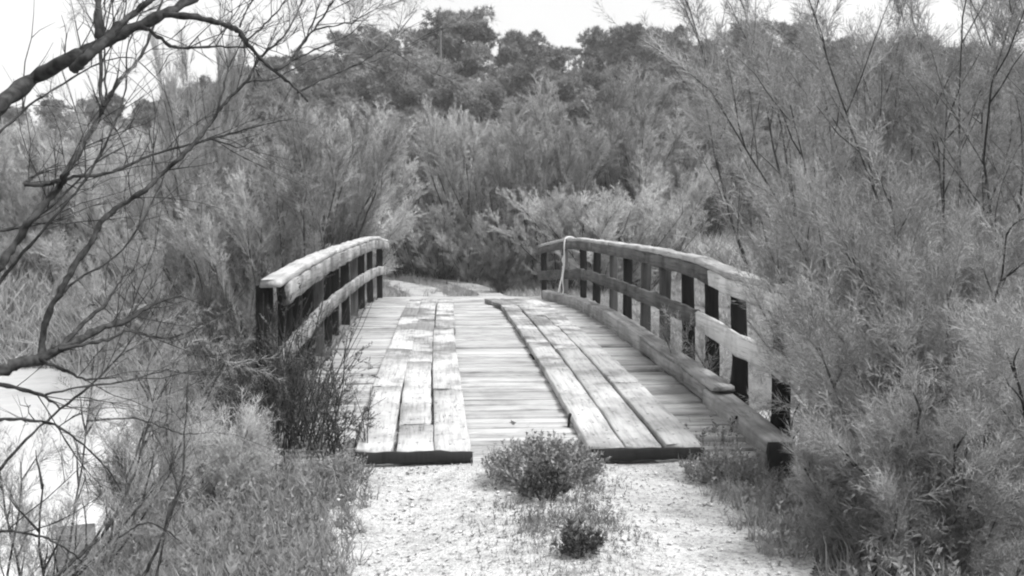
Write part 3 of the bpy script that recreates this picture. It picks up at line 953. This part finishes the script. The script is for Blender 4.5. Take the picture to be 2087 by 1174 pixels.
hero('bushy tamarisk arching over the near end of the right railing', 47, 1890, 7.1, 1.95, spread=.45, lean=(-.30, -.1), stems=13, branches=10, per=10, bare=.34, plume=(.24, .42))
hero('bushy tamarisk in front of the tall dark stems on the right', 48, 1990, 6.4, 2.0, spread=.6, lean=(-.4, -.1), stems=13, branches=11, per=10, bare=.12, plume=(.24, .42))
hero('low spreading tamarisk nearest on the right, beside the gravel', 49, 1960, 5.5, 1.15, spread=.6, lean=(-.35, -.1), stems=13, branches=10, per=11, bare=.1, plume=(.2, .36))
hero('small tamarisk on the bank just outside the near right railing posts', 59, 1590, 8.9, 2.5, spread=.5, lean=(-.1, 0), stems=11, branches=9, per=9, bare=.12, plume=(.2, .36), stem_r=.014)
hero('dark low tamarisk at the water outside the right railing', 60, 1500, 10.0, 2.3, spread=.5, stems=11, branches=9, per=9, bare=.1, leaf='tam_dark', plume=(.22, .4), stem_r=.014)
hero('tamarisk at the right edge, behind the corner bush', 50, 2120, 5.2, 1.6, spread=.6, lean=(-.3, 0), stems=12, branches=9, per=12, bare=.1, plume=(.22, .38))
hero('feathery low tamarisk at the edge of the gravel, nearest the bottom right of the view', 54, 1860, 4.5, .55, spread=.6, lean=(-.3, -.05), stems=12, branches=8, per=11, bare=.1, plume=(.15, .28), stem_r=.010)
hero('tamarisk filling the lower right corner of the view', 55, 1975, 4.4, .9, spread=.6, lean=(-.3, -.05), stems=12, branches=8, per=11, bare=.1, plume=(.16, .30), stem_r=.010)
hero('dark leafy tamarisk crowding the near post of the left railing', 51, 500, 8.9, 2.3, spread=.45, lean=(.1, -.05), stems=13, branches=11, per=9, bare=.38, leaf='tam_dark', plume=(.22, .4))
hero('dark tamarisk on the bank outside the left railing', 52, 425, 10.2, 2.3, spread=.42, stems=11, branches=11, per=10, bare=.25, leaf='tam_dark', plume=(.24, .42))
hero('dark tamarisk squeezed against the outside of the left railing posts', 56, 560, 7.9, 1.6, spread=.35, lean=(-.05, 0), stems=12, branches=9, per=8, bare=.4, leaf='tam_dark', plume=(.16, .3), stem_r=.014)
hero('small pale tamarisk sprouting from the bank under the near left post', 53, 450, 5.9, 0.55, spread=.35, lean=(.15, 0), stems=8, branches=8, per=9, bare=.25, leaf='tam_pale', plume=(.14, .26))

# ------------------------------------------------------------------ bare foreground tamarisk on the left
limbs = [
    # (depth a, depth b, radius a, radius b, pixel polyline)
    (2.6, 3.0, .0185, .008, [(-70, 300), (0, 215), (70, 160), (145, 118), (195, 95), (262, 60), (335, 30), (395, -5), (440, -45)]),
    (2.66, 2.8, .012, .005, [(150, 142), (175, 118), (205, 92), (240, 55), (272, 28), (312, -5), (340, -40)]),
    (2.7, 2.75, .009, .006, [(203, 80), (200, 20), (210, -40)]),
    (2.85, 3.3, .0085, .0022, [(335, 28), (400, 35), (450, 48), (485, 62), (500, 85), (530, 118), (560, 145), (590, 170), (628, 206)]),
    (3.1, 3.3, .0045, .0015, [(562, 143), (590, 125), (612, 95), (640, 60), (668, 20), (690, -20)]),
    (3.3, 3.9, .0035, .0008, [(606, 189), (666, 158), (748, 120), (799, 82), (848, 20)]),
    (3.15, 3.5, .0028, .001, [(488, 56), (500, 25), (520, -10)]),
    (2.8, 3.1, .0055, .0012, [(291, 53), (322, 75), (352, 95), (382, 98), (452, 95), (503, 97)]),
    (3.0, 3.5, .0105, .003, [(-30, 590), (0, 545), (30, 500), (65, 445), (115, 387), (135, 352), (166, 302), (196, 252), (221, 201), (251, 156), (281, 126), (310, 60), (330, 0)]),
    (3.2, 3.3, .0055, .0025, [(212, 215), (206, 190), (206, 85), (201, 0), (205, -40)]),
    (3.25, 3.4, .003, .0015, [(216, 200), (214, 120), (212, 40), (218, -30)]),
    (3.1, 3.7, .006, .0012, [(120, 368), (85, 377), (50, 374), (75, 355), (118, 333)]),
    (3.1, 3.8, .006, .001, [(50, 374), (85, 377), (120, 370), (150, 362), (226, 352), (271, 332), (322, 312), (402, 291), (452, 276), (528, 256), (598, 241)]),
    (3.1, 3.9, .0095, .002, [(84, 738), (85, 717), (96, 646), (126, 588), (151, 543), (186, 492), (211, 447), (251, 417), (296, 387), (327, 357), (362, 327), (392, 296), (422, 261), (442, 231), (467, 201), (503, 166), (528, 121), (578, 75), (603, 30), (625, -20)]),
    (3.6, 3.9, .0035, .001, [(442, 231), (455, 180), (470, 130), (495, 80), (520, 30)]),
    (3.6, 3.9, .0028, .001, [(503, 166), (560, 160), (620, 130), (700, 90)]),
    (3.6, 4.0, .003, .001, [(392, 296), (430, 285), (490, 300), (520, 280)]),
    (2.8, 3.4, .0155, .002, [(-80, 785), (0, 757), (40, 739), (81, 732), (121, 711), (167, 691), (212, 666), (253, 656), (283, 636), (324, 615), (374, 600)]),
    (3.0, 3.4, .007, .0015, [(100, 722), (140, 690), (180, 650), (215, 620), (235, 590), (265, 545)]),
    (3.0, 3.5, .005, .001, [(121, 711), (177, 701), (228, 689), (263, 674), (329, 689), (380, 679), (420, 656)]),
    (2.9, 3.2, .0055, .0012, [(81, 732), (110, 745), (137, 757), (177, 772), (238, 770)]),
    (2.9, 3.1, .0065, .002, [(-40, 770), (0, 782), (51, 795), (91, 808), (121, 830)]),
    (3.0, 3.4, .003, .001, [(91, 803), (177, 787), (253, 777), (314, 760), (349, 750)]),
    (2.9, 3.3, .0045, .0012, [(-40, 858), (0, 856), (51, 856), (101, 863), (142, 884), (177, 914), (212, 949), (248, 1000)]),
    (3.6, 4.2, .0075, .001, [(60, 1230), (116, 1174), (162, 1132), (212, 1086), (243, 1035), (268, 980), (288, 919), (304, 858), (324, 808), (354, 767)]),
    (4.0, 4.4, .007, .001, [(270, 1230), (293, 1174), (324, 1111), (349, 1035), (372, 970), (377, 884), (382, 808), (384, 730)]),
    (4.1, 4.4, .005, .0012, [(300, 1240), (319, 1174), (334, 1096), (359, 1020), (374, 965)]),
    (3.0, 3.4, .004, .0012, [(-30, 1075), (0, 1081), (76, 1091), (121, 1111), (167, 1142)]),
    (3.8, 4.1, .003, .001, [(243, 1096), (293, 1066), (334, 1078), (364, 1101)]),
    (3.3, 3.8, .003, .0009, [(177, 858), (273, 853), (324, 868), (369, 884), (405, 885)]),
    (2.9, 3.6, .005, .001, [(-60, 480), (0, 470), (60, 455), (120, 405), (200, 330), (270, 290)]),
    (3.1, 3.8, .004, .001, [(-40, 300), (0, 270), (60, 215), (130, 170), (200, 130), (270, 118), (330, 170)]),
    (3.0, 3.5, .005, .001, [(-40, 660), (0, 575), (60, 500), (130, 420), (185, 350), (230, 260), (255, 180), (262, 90), (300, 0)]),
    (3.2, 3.9, .0045, .001, [(-20, 980), (40, 910), (110, 845), (180, 790), (240, 730), (290, 660), (330, 590)]),
    (3.15, 3.5, .003, .001, [(500, 85), (540, 50), (575, 10), (600, -30)]),
    (3.2, 3.5, .0025, .0008, [(640, 60), (690, 50), (750, 42)]),
    (3.2, 3.6, .0028, .0008, [(590, 125), (650, 98), (715, 68), (755, 28)]),
    (3.2, 3.6, .0025, .0008, [(612, 95), (640, 40), (655, 0), (665, -30)]),
    (3.4, 4.0, .004, .001, [(120, 600), (175, 560), (240, 520), (290, 450), (320, 390), (345, 330), (372, 250)]),
]
bare = empty('bare_tamarisk', tuple(G(-150, 3.0)) + (0.0,))
tag(bare, 'nearly leafless tamarisk with dark crooked branches reaching across the left foreground', 'tamarisk')
bx, by = G(-150, 3.0)
bare.location.z = float(terr(bx, by))
org = np.array(bare.location)
rb = np.random.default_rng(77)
mb_l, mb_t = MB(), MB()
bpos, bdir, bsc, bton = [], [], [], []
for li, (da, db, ra, rb_, pl) in enumerate(limbs):
    n = len(pl)
    w = np.array([P(px, py, da + (db - da) * i / (n - 1) + rb.normal(0, .03)) for i, (px, py) in enumerate(pl)]) - org
    path = smooth_path(w, 5)
    path = path + rb.normal(0, .0016, path.shape)
    rad = 1.2 * (rb_ + (ra - rb_) * (1 - np.linspace(0, 1, len(path))) ** .72) * (1 + .16 * rb.normal(size=len(path)).clip(-1.5, 1.5))
    tube(mb_l, path, rad, 7)
    seglen = np.linalg.norm(np.diff(path, axis=0), axis=1)
    tot = seglen.sum()
    # thin side twigs, mostly on the outer part
    for k in range(int(tot * 9) + 2):
        t = rb.uniform(.22, 1) ** .8
        i = min(int(t * (len(path) - 1)), len(path) - 2)
        q = path[i]; tang = unit(path[i + 1] - path[i])
        o = rb.normal(size=3); o = unit(o - tang * (o @ tang))
        d = unit(tang * rb.uniform(.5, 1.2) + o * .75 + np.array([.1, 0, .25]))
        L = rb.uniform(.10, .42)
        pts = [q]; e = d
        for s in range(5):
            e = unit(e + rb.normal(0, .13, 3) + np.array([0, 0, .04])); pts.append(pts[-1] + e * L / 5)
        pts = np.array(pts)
        r0 = min(.0026, rad[i] * .6) * rb.uniform(.6, 1)
        tube(mb_t, pts, np.linspace(r0, .0006, 6), 4, cap=False)
        for s in range(rb.integers(2, 6)):
            g = rb.integers(1, 5); e2 = unit(unit(pts[g + 1] - pts[g]) + rb.normal(0, .45, 3))
            l2 = L * rb.uniform(.25, .5)
            tube(mb_t, [pts[g], pts[g] + e2 * l2 * .5, pts[g] + unit(e2 + rb.normal(0, .2, 3) + np.array([0, 0, .1])) * l2], [r0 * .6, r0 * .45, .0004], 3, cap=False)
        lower = (q + org)[2] < 0.75
        leafy = .95 if len(limbs) - 6 < li < len(limbs) - 1 else .7 if li in (4, 5, 6, 14, 15) else .5 if (lower or (q + org)[2] > 2.05) else .16
        if rb.random() < leafy:
            for s in range(rb.integers(2, 5)):
                g = rb.integers(1, 6)
                bpos.append(pts[min(g, 5)]); bdir.append(unit(e + rb.normal(0, .4, 3))); bsc.append(rb.uniform(.09, .2)); bton.append(rb.uniform(.7, 1.2))
mb_l.build('limb', M['bark'], bare, smooth=True)
mb_t.build('twig', M['bark'], bare, smooth=True)
PL_THIN = [plume_template(np.random.default_rng(60 + i), n=22, sub=3, w=0.010, spread=.5, bend=.2) for i in range(4)]
V, T = place(PL_THIN, np.array(bpos), np.array(bdir), np.array(bsc), rb, np.array(bton))
link(bpy.data.objects.new('foliage', tri_mesh('foliage', V, T, M['tam'])), bare)

# leafy shoots in front of the water, lower left
hero('leafy tamarisk shoots at the lower left in front of the bright water', 61, 0, 5.2, 1.5, spread=.6, lean=(.3, 0), stems=9, branches=7, per=3, bare=.2, plume=(.16, .32), dz=-.1, stem_r=.010)
hero('thin tamarisk shoots standing before the bright water, near the grey block', 62, 280, 6.4, 1.3, spread=.4, lean=(.1, 0), stems=8, branches=6, per=3, bare=.25, plume=(.14, .28), dz=-.1, stem_r=.008)

# twiggy shrub by the near left post
def twiggy(seed, label, px, d, H, stems=34, leafp=SPRIGS, leaf='herb_dark'):
    rng = np.random.default_rng(seed)
    root = empty('twiggy_shrub'); mb = MB(); pos, dr, sc, tn = [], [], [], []
    for s in range(stems):
        p = np.array([rng.normal(0, .12), rng.normal(0, .10), -.1])
        e = unit(np.array([rng.normal(0, .30), rng.normal(0, .28), 1]))
        L = H * rng.uniform(.55, 1.1); pts = [p]
        for k in range(6):
            e = unit(e + rng.normal(0, .09, 3) + np.array([0, 0, .06])); pts.append(pts[-1] + e * L / 6)
        pts = np.array(pts); tube(mb, pts, np.linspace(.0055, .0012, 7), 4, cap=False)
        for k in range(rng.integers(2, 6)):
            i = rng.integers(2, 6); e2 = unit(e + rng.normal(0, .45, 3)); l2 = L * rng.uniform(.12, .3)
            tube(mb, [pts[i], pts[i] + e2 * l2], [.0022, .0008], 3, cap=False)
            for q in range(3):
                pos.append(pts[i] + e2 * l2 * rng.uniform(.2, .9)); dr.append(unit(e2 + rng.normal(0, .4, 3))); sc.append(rng.uniform(.05, .10)); tn.append(rng.uniform(.7, 1.6))
    mb.build('stem', M['bark'], root, smooth=True)
    V, T = place(leafp, np.array(pos), np.array(dr), np.array(sc), rng, np.array(tn))
    link(bpy.data.objects.new('foliage', tri_mesh('foliage', V, T, M[leaf])), root)
    x, y = G(px, d); put(root, x, y)
    return tag(root, label, 'shrub')
twiggy(71, 'dark twiggy shrub with thin upright stems below the near left post', 600, 6.6, 1.05, 60)
twiggy(72, 'thin twiggy shrub overhanging the left edge of the deck, right of the near post', 672, 6.6, .62, 18)
twiggy(73, 'dark twiggy shrub on the bank left of the near left post', 520, 7.0, 1.4, 80)

# small plants on the road
def herb(name, label, px, d, W, H, n, leafp, leaf, seed, cat='plant', sz=(.10, .2)):
    rng = np.random.default_rng(seed)
    x, y = G(px, d)
    r = np.sqrt(rng.random(n)); a = rng.uniform(0, 2 * math.pi, n)
    bx_, by_ = r * np.cos(a) * W / 2, r * np.sin(a) * W / 2 * .8
    hgt = H * (1 - .55 * r ** 2)
    z = rng.uniform(0, 1, n) ** .7 * np.maximum(hgt - sz[0], .01)
    pos = np.stack([bx_, by_, z], -1)
    dr = unit(np.stack([bx_ / W * 1.1, by_ / W * 1.1, np.full(n, .9)], -1) + rng.normal(0, .22, (n, 3)))
    root = empty(name)
    mb = MB()
    for k in range(min(60, n // 6)):
        i = rng.integers(0, n)
        tube(mb, [(bx_[i] * .25, by_[i] * .25, -.04), (bx_[i] * .7, by_[i] * .7, z[i] * .5), tuple(pos[i])], [.005, .003, .0015], 4, cap=False)
    mb.build('stem', M['bark_mid'], root, smooth=True)
    V, T = place(leafp, pos, dr, rng.uniform(sz[0], sz[1], n), rng, rng.uniform(.7, 1.25, n))
    link(bpy.data.objects.new('foliage', tri_mesh('foliage', V, T, M[leaf])), root)
    put(root, x, y)
    return tag(root, label, cat)
herb('shrub', 'rounded grey-green shrub growing between the wheel tracks at the near end of the bridge', 1108, 5.80, .60, .24, 480, SPRIGS, 'herb', 81, 'shrub', (.09, .17))
herb('leafy_plant', 'dark-leaved plant at the front foot of the rounded shrub', 1112, 5.42, .24, .20, 110, SPRIGS_BROAD, 'herb_dark', 82, 'plant', (.06, .11))
herb('leafy_plant', 'small dark-leaved plant alone on the gravel nearest the camera', 1182, 4.42, .13, .17, 70, SPRIGS_BROAD, 'herb_dark', 83, 'plant', (.05, .10))
herb('shrub', 'weedy shrub at the right corner of the deck by the kerb end', 1478, 6.0, .34, .20, 150, SPRIGS, 'herb', 84, 'shrub', (.08, .16))
herb('shrub', 'low shrub at the left corner of the deck beside the gravel', 700, 6.0, .26, .16, 90, SPRIGS, 'herb', 86, 'shrub', (.07, .15))

# ------------------------------------------------------------------ ground cover
def scatter(name, templates, mat, n, area, dens, size, seed, lean=.2, zoff=-.01):
    rng = np.random.default_rng(seed)
    x = rng.uniform(area[0], area[1], n); y = rng.uniform(area[2], area[3], n)
    k = rng.random(n) < dens(x, y)
    x, y = x[k], y[k]; n = len(x)
    z = terr(x, y) + zoff
    cl = 1 + .9 * vnoise(x * 1.4 + 3, y * 1.4)
    s = rng.uniform(size[0], size[1], n) * cl
    dr = np.stack([rng.normal(0, lean, n), rng.normal(0, lean, n), np.ones(n)], -1)
    V, T = place(templates, np.stack([x, y, z], -1), dr, s, rng, rng.uniform(.7, 1.25, n) * (1 + .5 * vnoise(x * .9, y * .9 + 8)))
    o = link(bpy.data.objects.new(name, tri_mesh(name, V, T, M[mat])))
    return tag(o, kind='stuff')

def edge(x, y):  # 0 on the gravel, 1 off it
    return sstep(.84, 1.12, np.abs(x) + .30 * vnoise(x * 2, y * 2.3) + .12 * vnoise(x * 7, y * 7)) * (1 - np.exp(-((x - 1.70) / .2) ** 2 - ((y + .1) / .5) ** 2))
tag(scatter('roadside_weeds', SPRIGS + GRASS, 'herb', 15000, (-3.4, 4.6, -4.6, 1.9), lambda x, y: edge(x, y) * sstep(2.3, .6, y) * np.where(x < -2.3, .35, 1), (.06, .19), 1), 'low leafy weeds and grass along both sides of the gravel', 'weeds')
tag(scatter('verge_grass', GRASS, 'grass', 9000, (-4.6, 4.6, -4.6, 1.4), lambda x, y: edge(x, y), (.06, .16), 5), 'short grass growing among the roadside weeds', 'grass')
tag(scatter('centre_weeds', SPRIGS + GRASS, 'herb', 8000, (-.50, .55, -3.6, -.1),
            lambda x, y: np.exp(-((x - .05) / .27) ** 2) * sstep(-.16, .22, vnoise(x * 3.1, y * 2.2) + .05), (.025, .08), 2), 'sparse low weeds along the middle of the gravel road', 'weeds')
tag(scatter('leaf_litter', [tuft_template(np.random.default_rng(70 + i), n=5, w=.35, up=-.2) * np.array([1, 1, .25]) for i in range(4)], 'herb_dark', 2600, (-1.3, 1.3, -4.2, -.02),
            lambda x, y: .25 + .75 * sstep(.35, .1, np.abs(np.abs(x) - .55) - .25), (.006, .022), 12, zoff=.014), 'dark bits of twig and leaf litter lying on the gravel', 'litter')
tag(scatter('bank_plants', SPRIGS + GRASS, 'herb', 16000, (-9, 9, .9, 4.2), lambda x, y: (terr(x, y) > -1.95) * np.where(x < -2.5, .25, 1), (.12, .36), 3), 'rough herbage on the near river bank', 'herbage')
def far_d(x, y):
    pa = np.minimum.reduce([np.hypot(x - a, y - b) for a, b in [tuple(q) for q in smooth_path(np.array(PATH_A), 8)]])
    pb = np.minimum.reduce([np.hypot(x - a, y - b) for a, b in [tuple(q) for q in smooth_path(np.array(PATH_B), 8)]])
    return (terr(x, y) > -1.9) * np.where(np.minimum(pa, pb) < .36, .05, np.where(np.minimum(pa, pb) < .6, .6, 1.0))
tag(scatter('far_bank_grass', GRASS, 'grass', 30000, (-14, 14, 11.2, 33), far_d, (.10, .28), 4), 'rough grass on the far bank round the sandy tracks', 'grass')
tag(scatter('reeds', GRASS, 'reed', 16000, (4.5, 24, 19, 38), lambda x, y: sstep(.0, 2, x - 5.5 + .8 * vnoise(y, x)), (.7, 1.25), 6, lean=.1), 'pale reed bed beyond the right railing', 'reeds')
tag(scatter('water_edge_reeds', GRASS, 'grass', 9000, (-26, -4, 13.5, 22), lambda x, y: ((terr(x, y) > -2.1) & (terr(x, y) < -.2)) * 1.0, (.5, 1.0), 7, lean=.12), 'reeds along the water on the left far bank', 'reeds')

# loose stones on the gravel
def stones():
    rng = np.random.default_rng(9)
    n = 12000
    x = rng.uniform(-1.5, 1.5, n); y = rng.uniform(-4.4, -.05, n)
    k = rng.random(n) < .35 + .65 * sstep(.45, .0, np.abs(np.abs(x) - .95)) * .8
    x, y = x[k], y[k]; n = len(x)
    s = rng.gamma(1.6, .0021, n).clip(.0015, .016)
    base = np.array([(1, 0, 0), (-1, 0, 0), (0, 1, 0), (0, -1, 0), (0, 0, 1), (0, 0, -1),
                     (.6, .6, .55), (-.6, .6, .55), (.6, -.6, .55), (-.6, -.6, .55)], float)
    faces = np.array([(4, 6, 0), (6, 2, 0), (4, 7, 6), (6, 7, 2), (4, 9, 7), (7, 9, 1), (7, 1, 2), (4, 8, 9), (9, 8, 3), (9, 3, 1), (4, 0, 8), (8, 0, 3),
                      (5, 0, 2), (5, 2, 1), (5, 1, 3), (5, 3, 0)])
    V = base[None] * (1 + rng.normal(0, .16, (n, 10, 3))) * s[:, None, None] * np.array([1, 1, .65]) * (1 + rng.normal(0, .18, (n, 1, 3)))
    a = rng.uniform(0, 6.28, n); c, sn = np.cos(a), np.sin(a)
    X = V[..., 0] * c[:, None] - V[..., 1] * sn[:, None]; Y = V[..., 0] * sn[:, None] + V[..., 1] * c[:, None]
    V = np.stack([X + x[:, None], Y + y[:, None], V[..., 2] + (terr(x, y) + .013 + s * .25)[:, None]], -1).reshape(-1, 3)
    Fc = (faces[None] + (np.arange(n) * 10)[:, None, None]).reshape(-1)
    me = fast_mesh('loose_stones', V, Fc, np.full(len(Fc) // 3, 3)); me.materials.append(M['pebble'])
    return tag(link(bpy.data.objects.new('loose_stones', me)), 'loose pale stones scattered over the gravel road', 'stones', kind='stuff')
stones()

# ------------------------------------------------------------------ other things
# thin pole above the wood with its guy wire
x, y = G(900, 58)
zt = P(900, 66, 58)[2]; zb = float(terr(x, y))
pole = empty('utility_pole', (x, y, zb))
tag(pole, 'thin pale pole rising in front of the wood beside the umbrella pine', 'pole')
mb = MB(); tube(mb, [(0, 0, -.3), (0, 0, (zt - zb) * .5), (.0, 0, zt - zb)], [.10, .085, .07], 10); mb.build('shaft', M['post_grey'], pole, smooth=True)
mb = MB(); tube(mb, [(-.10, -.16, zt - zb - 2.9), (.16, -.16, zt - zb - 2.9)], [.06, .06], 8); mb.build('bracket', M['post_grey'], pole)
a = P(893, 165, 57.8); b = P(872, 375, 36)
b[2] = b[2]
end = P(862, 470, 33)
mb = MB(); tube(mb, smooth_path([a, (a * .5 + b * .5) + np.array([0, 0, -.12]), b, end], 6), .022, 5)
tag(mb.build('guy_wire', M['post_grey'], smooth=True), 'thin wire slanting down from the pale pole to the tamarisks', 'wire')

# grey block at the water's edge
x, y = G(140, 9.4)
mb = MB(); post_box(mb, (0, 0, -.6), (0, 0, .52), .34, .34, ch=.02, jit=.006)
blk = mb.build('concrete_block', M['stone']); blk.location = (x, y, -1.95); blk.rotation_euler = (0, 0, .25)
tag(blk, 'grey square block standing at the edge of the water on the lower left', 'block')

# pale dead stick leaning by the dark kerb end
s0 = P(1640, 1010, 5.7); s1 = P(1612, 890, 5.85)
x, y = s0[0], s0[1]
mb = MB(); g = s0.copy(); g[2] = terr(x, y) - .05
tube(mb, smooth_path([g, s0, (s0 + s1) / 2 + np.array([.006, 0, 0]), s1], 4), np.linspace(.014, .007, 13), 6)
tag(mb.build('dead_stick', M['bark_pale'], smooth=True), 'pale broken stick leaning beside the dark kerb end', 'stick')
d0 = P(1945, 720, 6.3); d1 = P(2030, 575, 6.4)
g = d0.copy(); g[0] -= .35; g[2] = float(terr(g[0], g[1])) - .05
mb = MB(); tube(mb, smooth_path([g, d0, (d0 + d1) / 2, d1], 4), np.linspace(.012, .004, 13), 6)
tag(mb.build('dead_branch', M['bark_pale'], smooth=True), 'pale dead branch slanting up through the right thicket', 'branch')

# thin haze in the air
def haze_box():
    m = bpy.data.materials.new('haze_air'); m.use_nodes = True
    nt = m.node_tree; N, L = nt.nodes, nt.links
    N.remove(N['Principled BSDF'])
    pv = N.new('ShaderNodeVolumePrincipled')
    pv.inputs['Color'].default_value = grey(0.95); pv.inputs['Density'].default_value = HAZE
    pv.inputs['Anisotropy'].default_value = 0.2
    L.new(pv.outputs[0], N['Material Output'].inputs['Volume'])
    x0, x1, y0, y1, z0, z1 = -720, 720, -70, 920, -8, 24
    mb = MB()
    mb.add([(x0, y0, z0), (x1, y0, z0), (x1, y1, z0), (x0, y1, z0), (x0, y0, z1), (x1, y0, z1), (x1, y1, z1), (x0, y1, z1)],
           [(0, 3, 2, 1), (4, 5, 6, 7), (0, 1, 5, 4), (1, 2, 6, 5), (2, 3, 7, 6), (3, 0, 4, 7)])
    tag(mb.build('haze', m), kind='stuff')
HAZE = 0.0011
haze_box()

# ------------------------------------------------------------------ light, sky, camera
SUN_EL, SUN_AZ = math.radians(56), math.radians(138)     # azimuth from +Y towards +X
w = bpy.data.worlds.new('World'); scene.world = w; w.use_nodes = True
nt = w.node_tree; N, L = nt.nodes, nt.links
sky = N.new('ShaderNodeTexSky'); sky.sky_type = 'NISHITA'; sky.sun_disc = False
sky.sun_elevation = SUN_EL; sky.sun_rotation = SUN_AZ
sky.dust_density = 6.0; sky.air_density = 1.2; sky.ozone_density = 1.0
bw = N.new('ShaderNodeRGBToBW')
L.new(sky.outputs[0], bw.inputs[0])
veil = mathn(N, L, 'MULTIPLY_ADD', bw.outputs[0], 0.45)      # thin even overcast evens the sky out
veil.node.inputs[2].default_value = 3.6
tcw = N.new('ShaderNodeTexCoord'); cn = N.new('ShaderNodeTexNoise'); cn.inputs['Scale'].default_value = 2.2; cn.inputs['Detail'].default_value = 4
L.new(tcw.outputs['Generated'], cn.inputs['Vector'])
cr_ = ramp(N, [(.3, .90), (.7, 1.06)]); L.new(cn.outputs['Fac'], cr_.inputs[0])
veil = mathn(N, L, 'MULTIPLY', veil, cr_.outputs[0])
L.new(veil, N['Background'].inputs['Color'])
N['Background'].inputs['Strength'].default_value = 0.10

sd = bpy.data.lights.new('sun', 'SUN'); sd.energy = 2.2; sd.angle = math.radians(14)
so = link(bpy.data.objects.new('sun', sd))
to = Vector((math.sin(SUN_AZ) * math.cos(SUN_EL), math.cos(SUN_AZ) * math.cos(SUN_EL), math.sin(SUN_EL)))
so.rotation_euler = to.to_track_quat('Z', 'Y').to_euler()
so.location = (0, 0, 40)

cd = bpy.data.cameras.new('camera'); cam = link(bpy.data.objects.new('camera', cd))
cd.sensor_fit = 'HORIZONTAL'; cd.sensor_width = 36.0; cd.lens = F_PX / 2087 * 36.0
cd.clip_start = 0.05; cd.clip_end = 3000
cam.location = CAM; cam.rotation_euler = (math.pi / 2 - PITCH, 0, -YAW)
scene.camera = cam

vs = scene.view_settings
scene.display_settings.display_device = 'sRGB'
vs.view_transform = 'Standard'; vs.look = 'None'; vs.gamma = 1.0; vs.use_curve_mapping = False
vs.exposure = 1.17
scene.cycles.use_denoising = True
scene.cycles.denoiser = 'OPENIMAGEDENOISE'
scene.cycles.denoising_input_passes = 'RGB_ALBEDO_NORMAL'
scene.cycles.max_bounces = 6; scene.cycles.volume_bounces = 1; scene.cycles.diffuse_bounces = 2; scene.cycles.transmission_bounces = 4
scene.cycles.pixel_filter_type = 'BLACKMAN_HARRIS'; scene.cycles.filter_width = 2.1
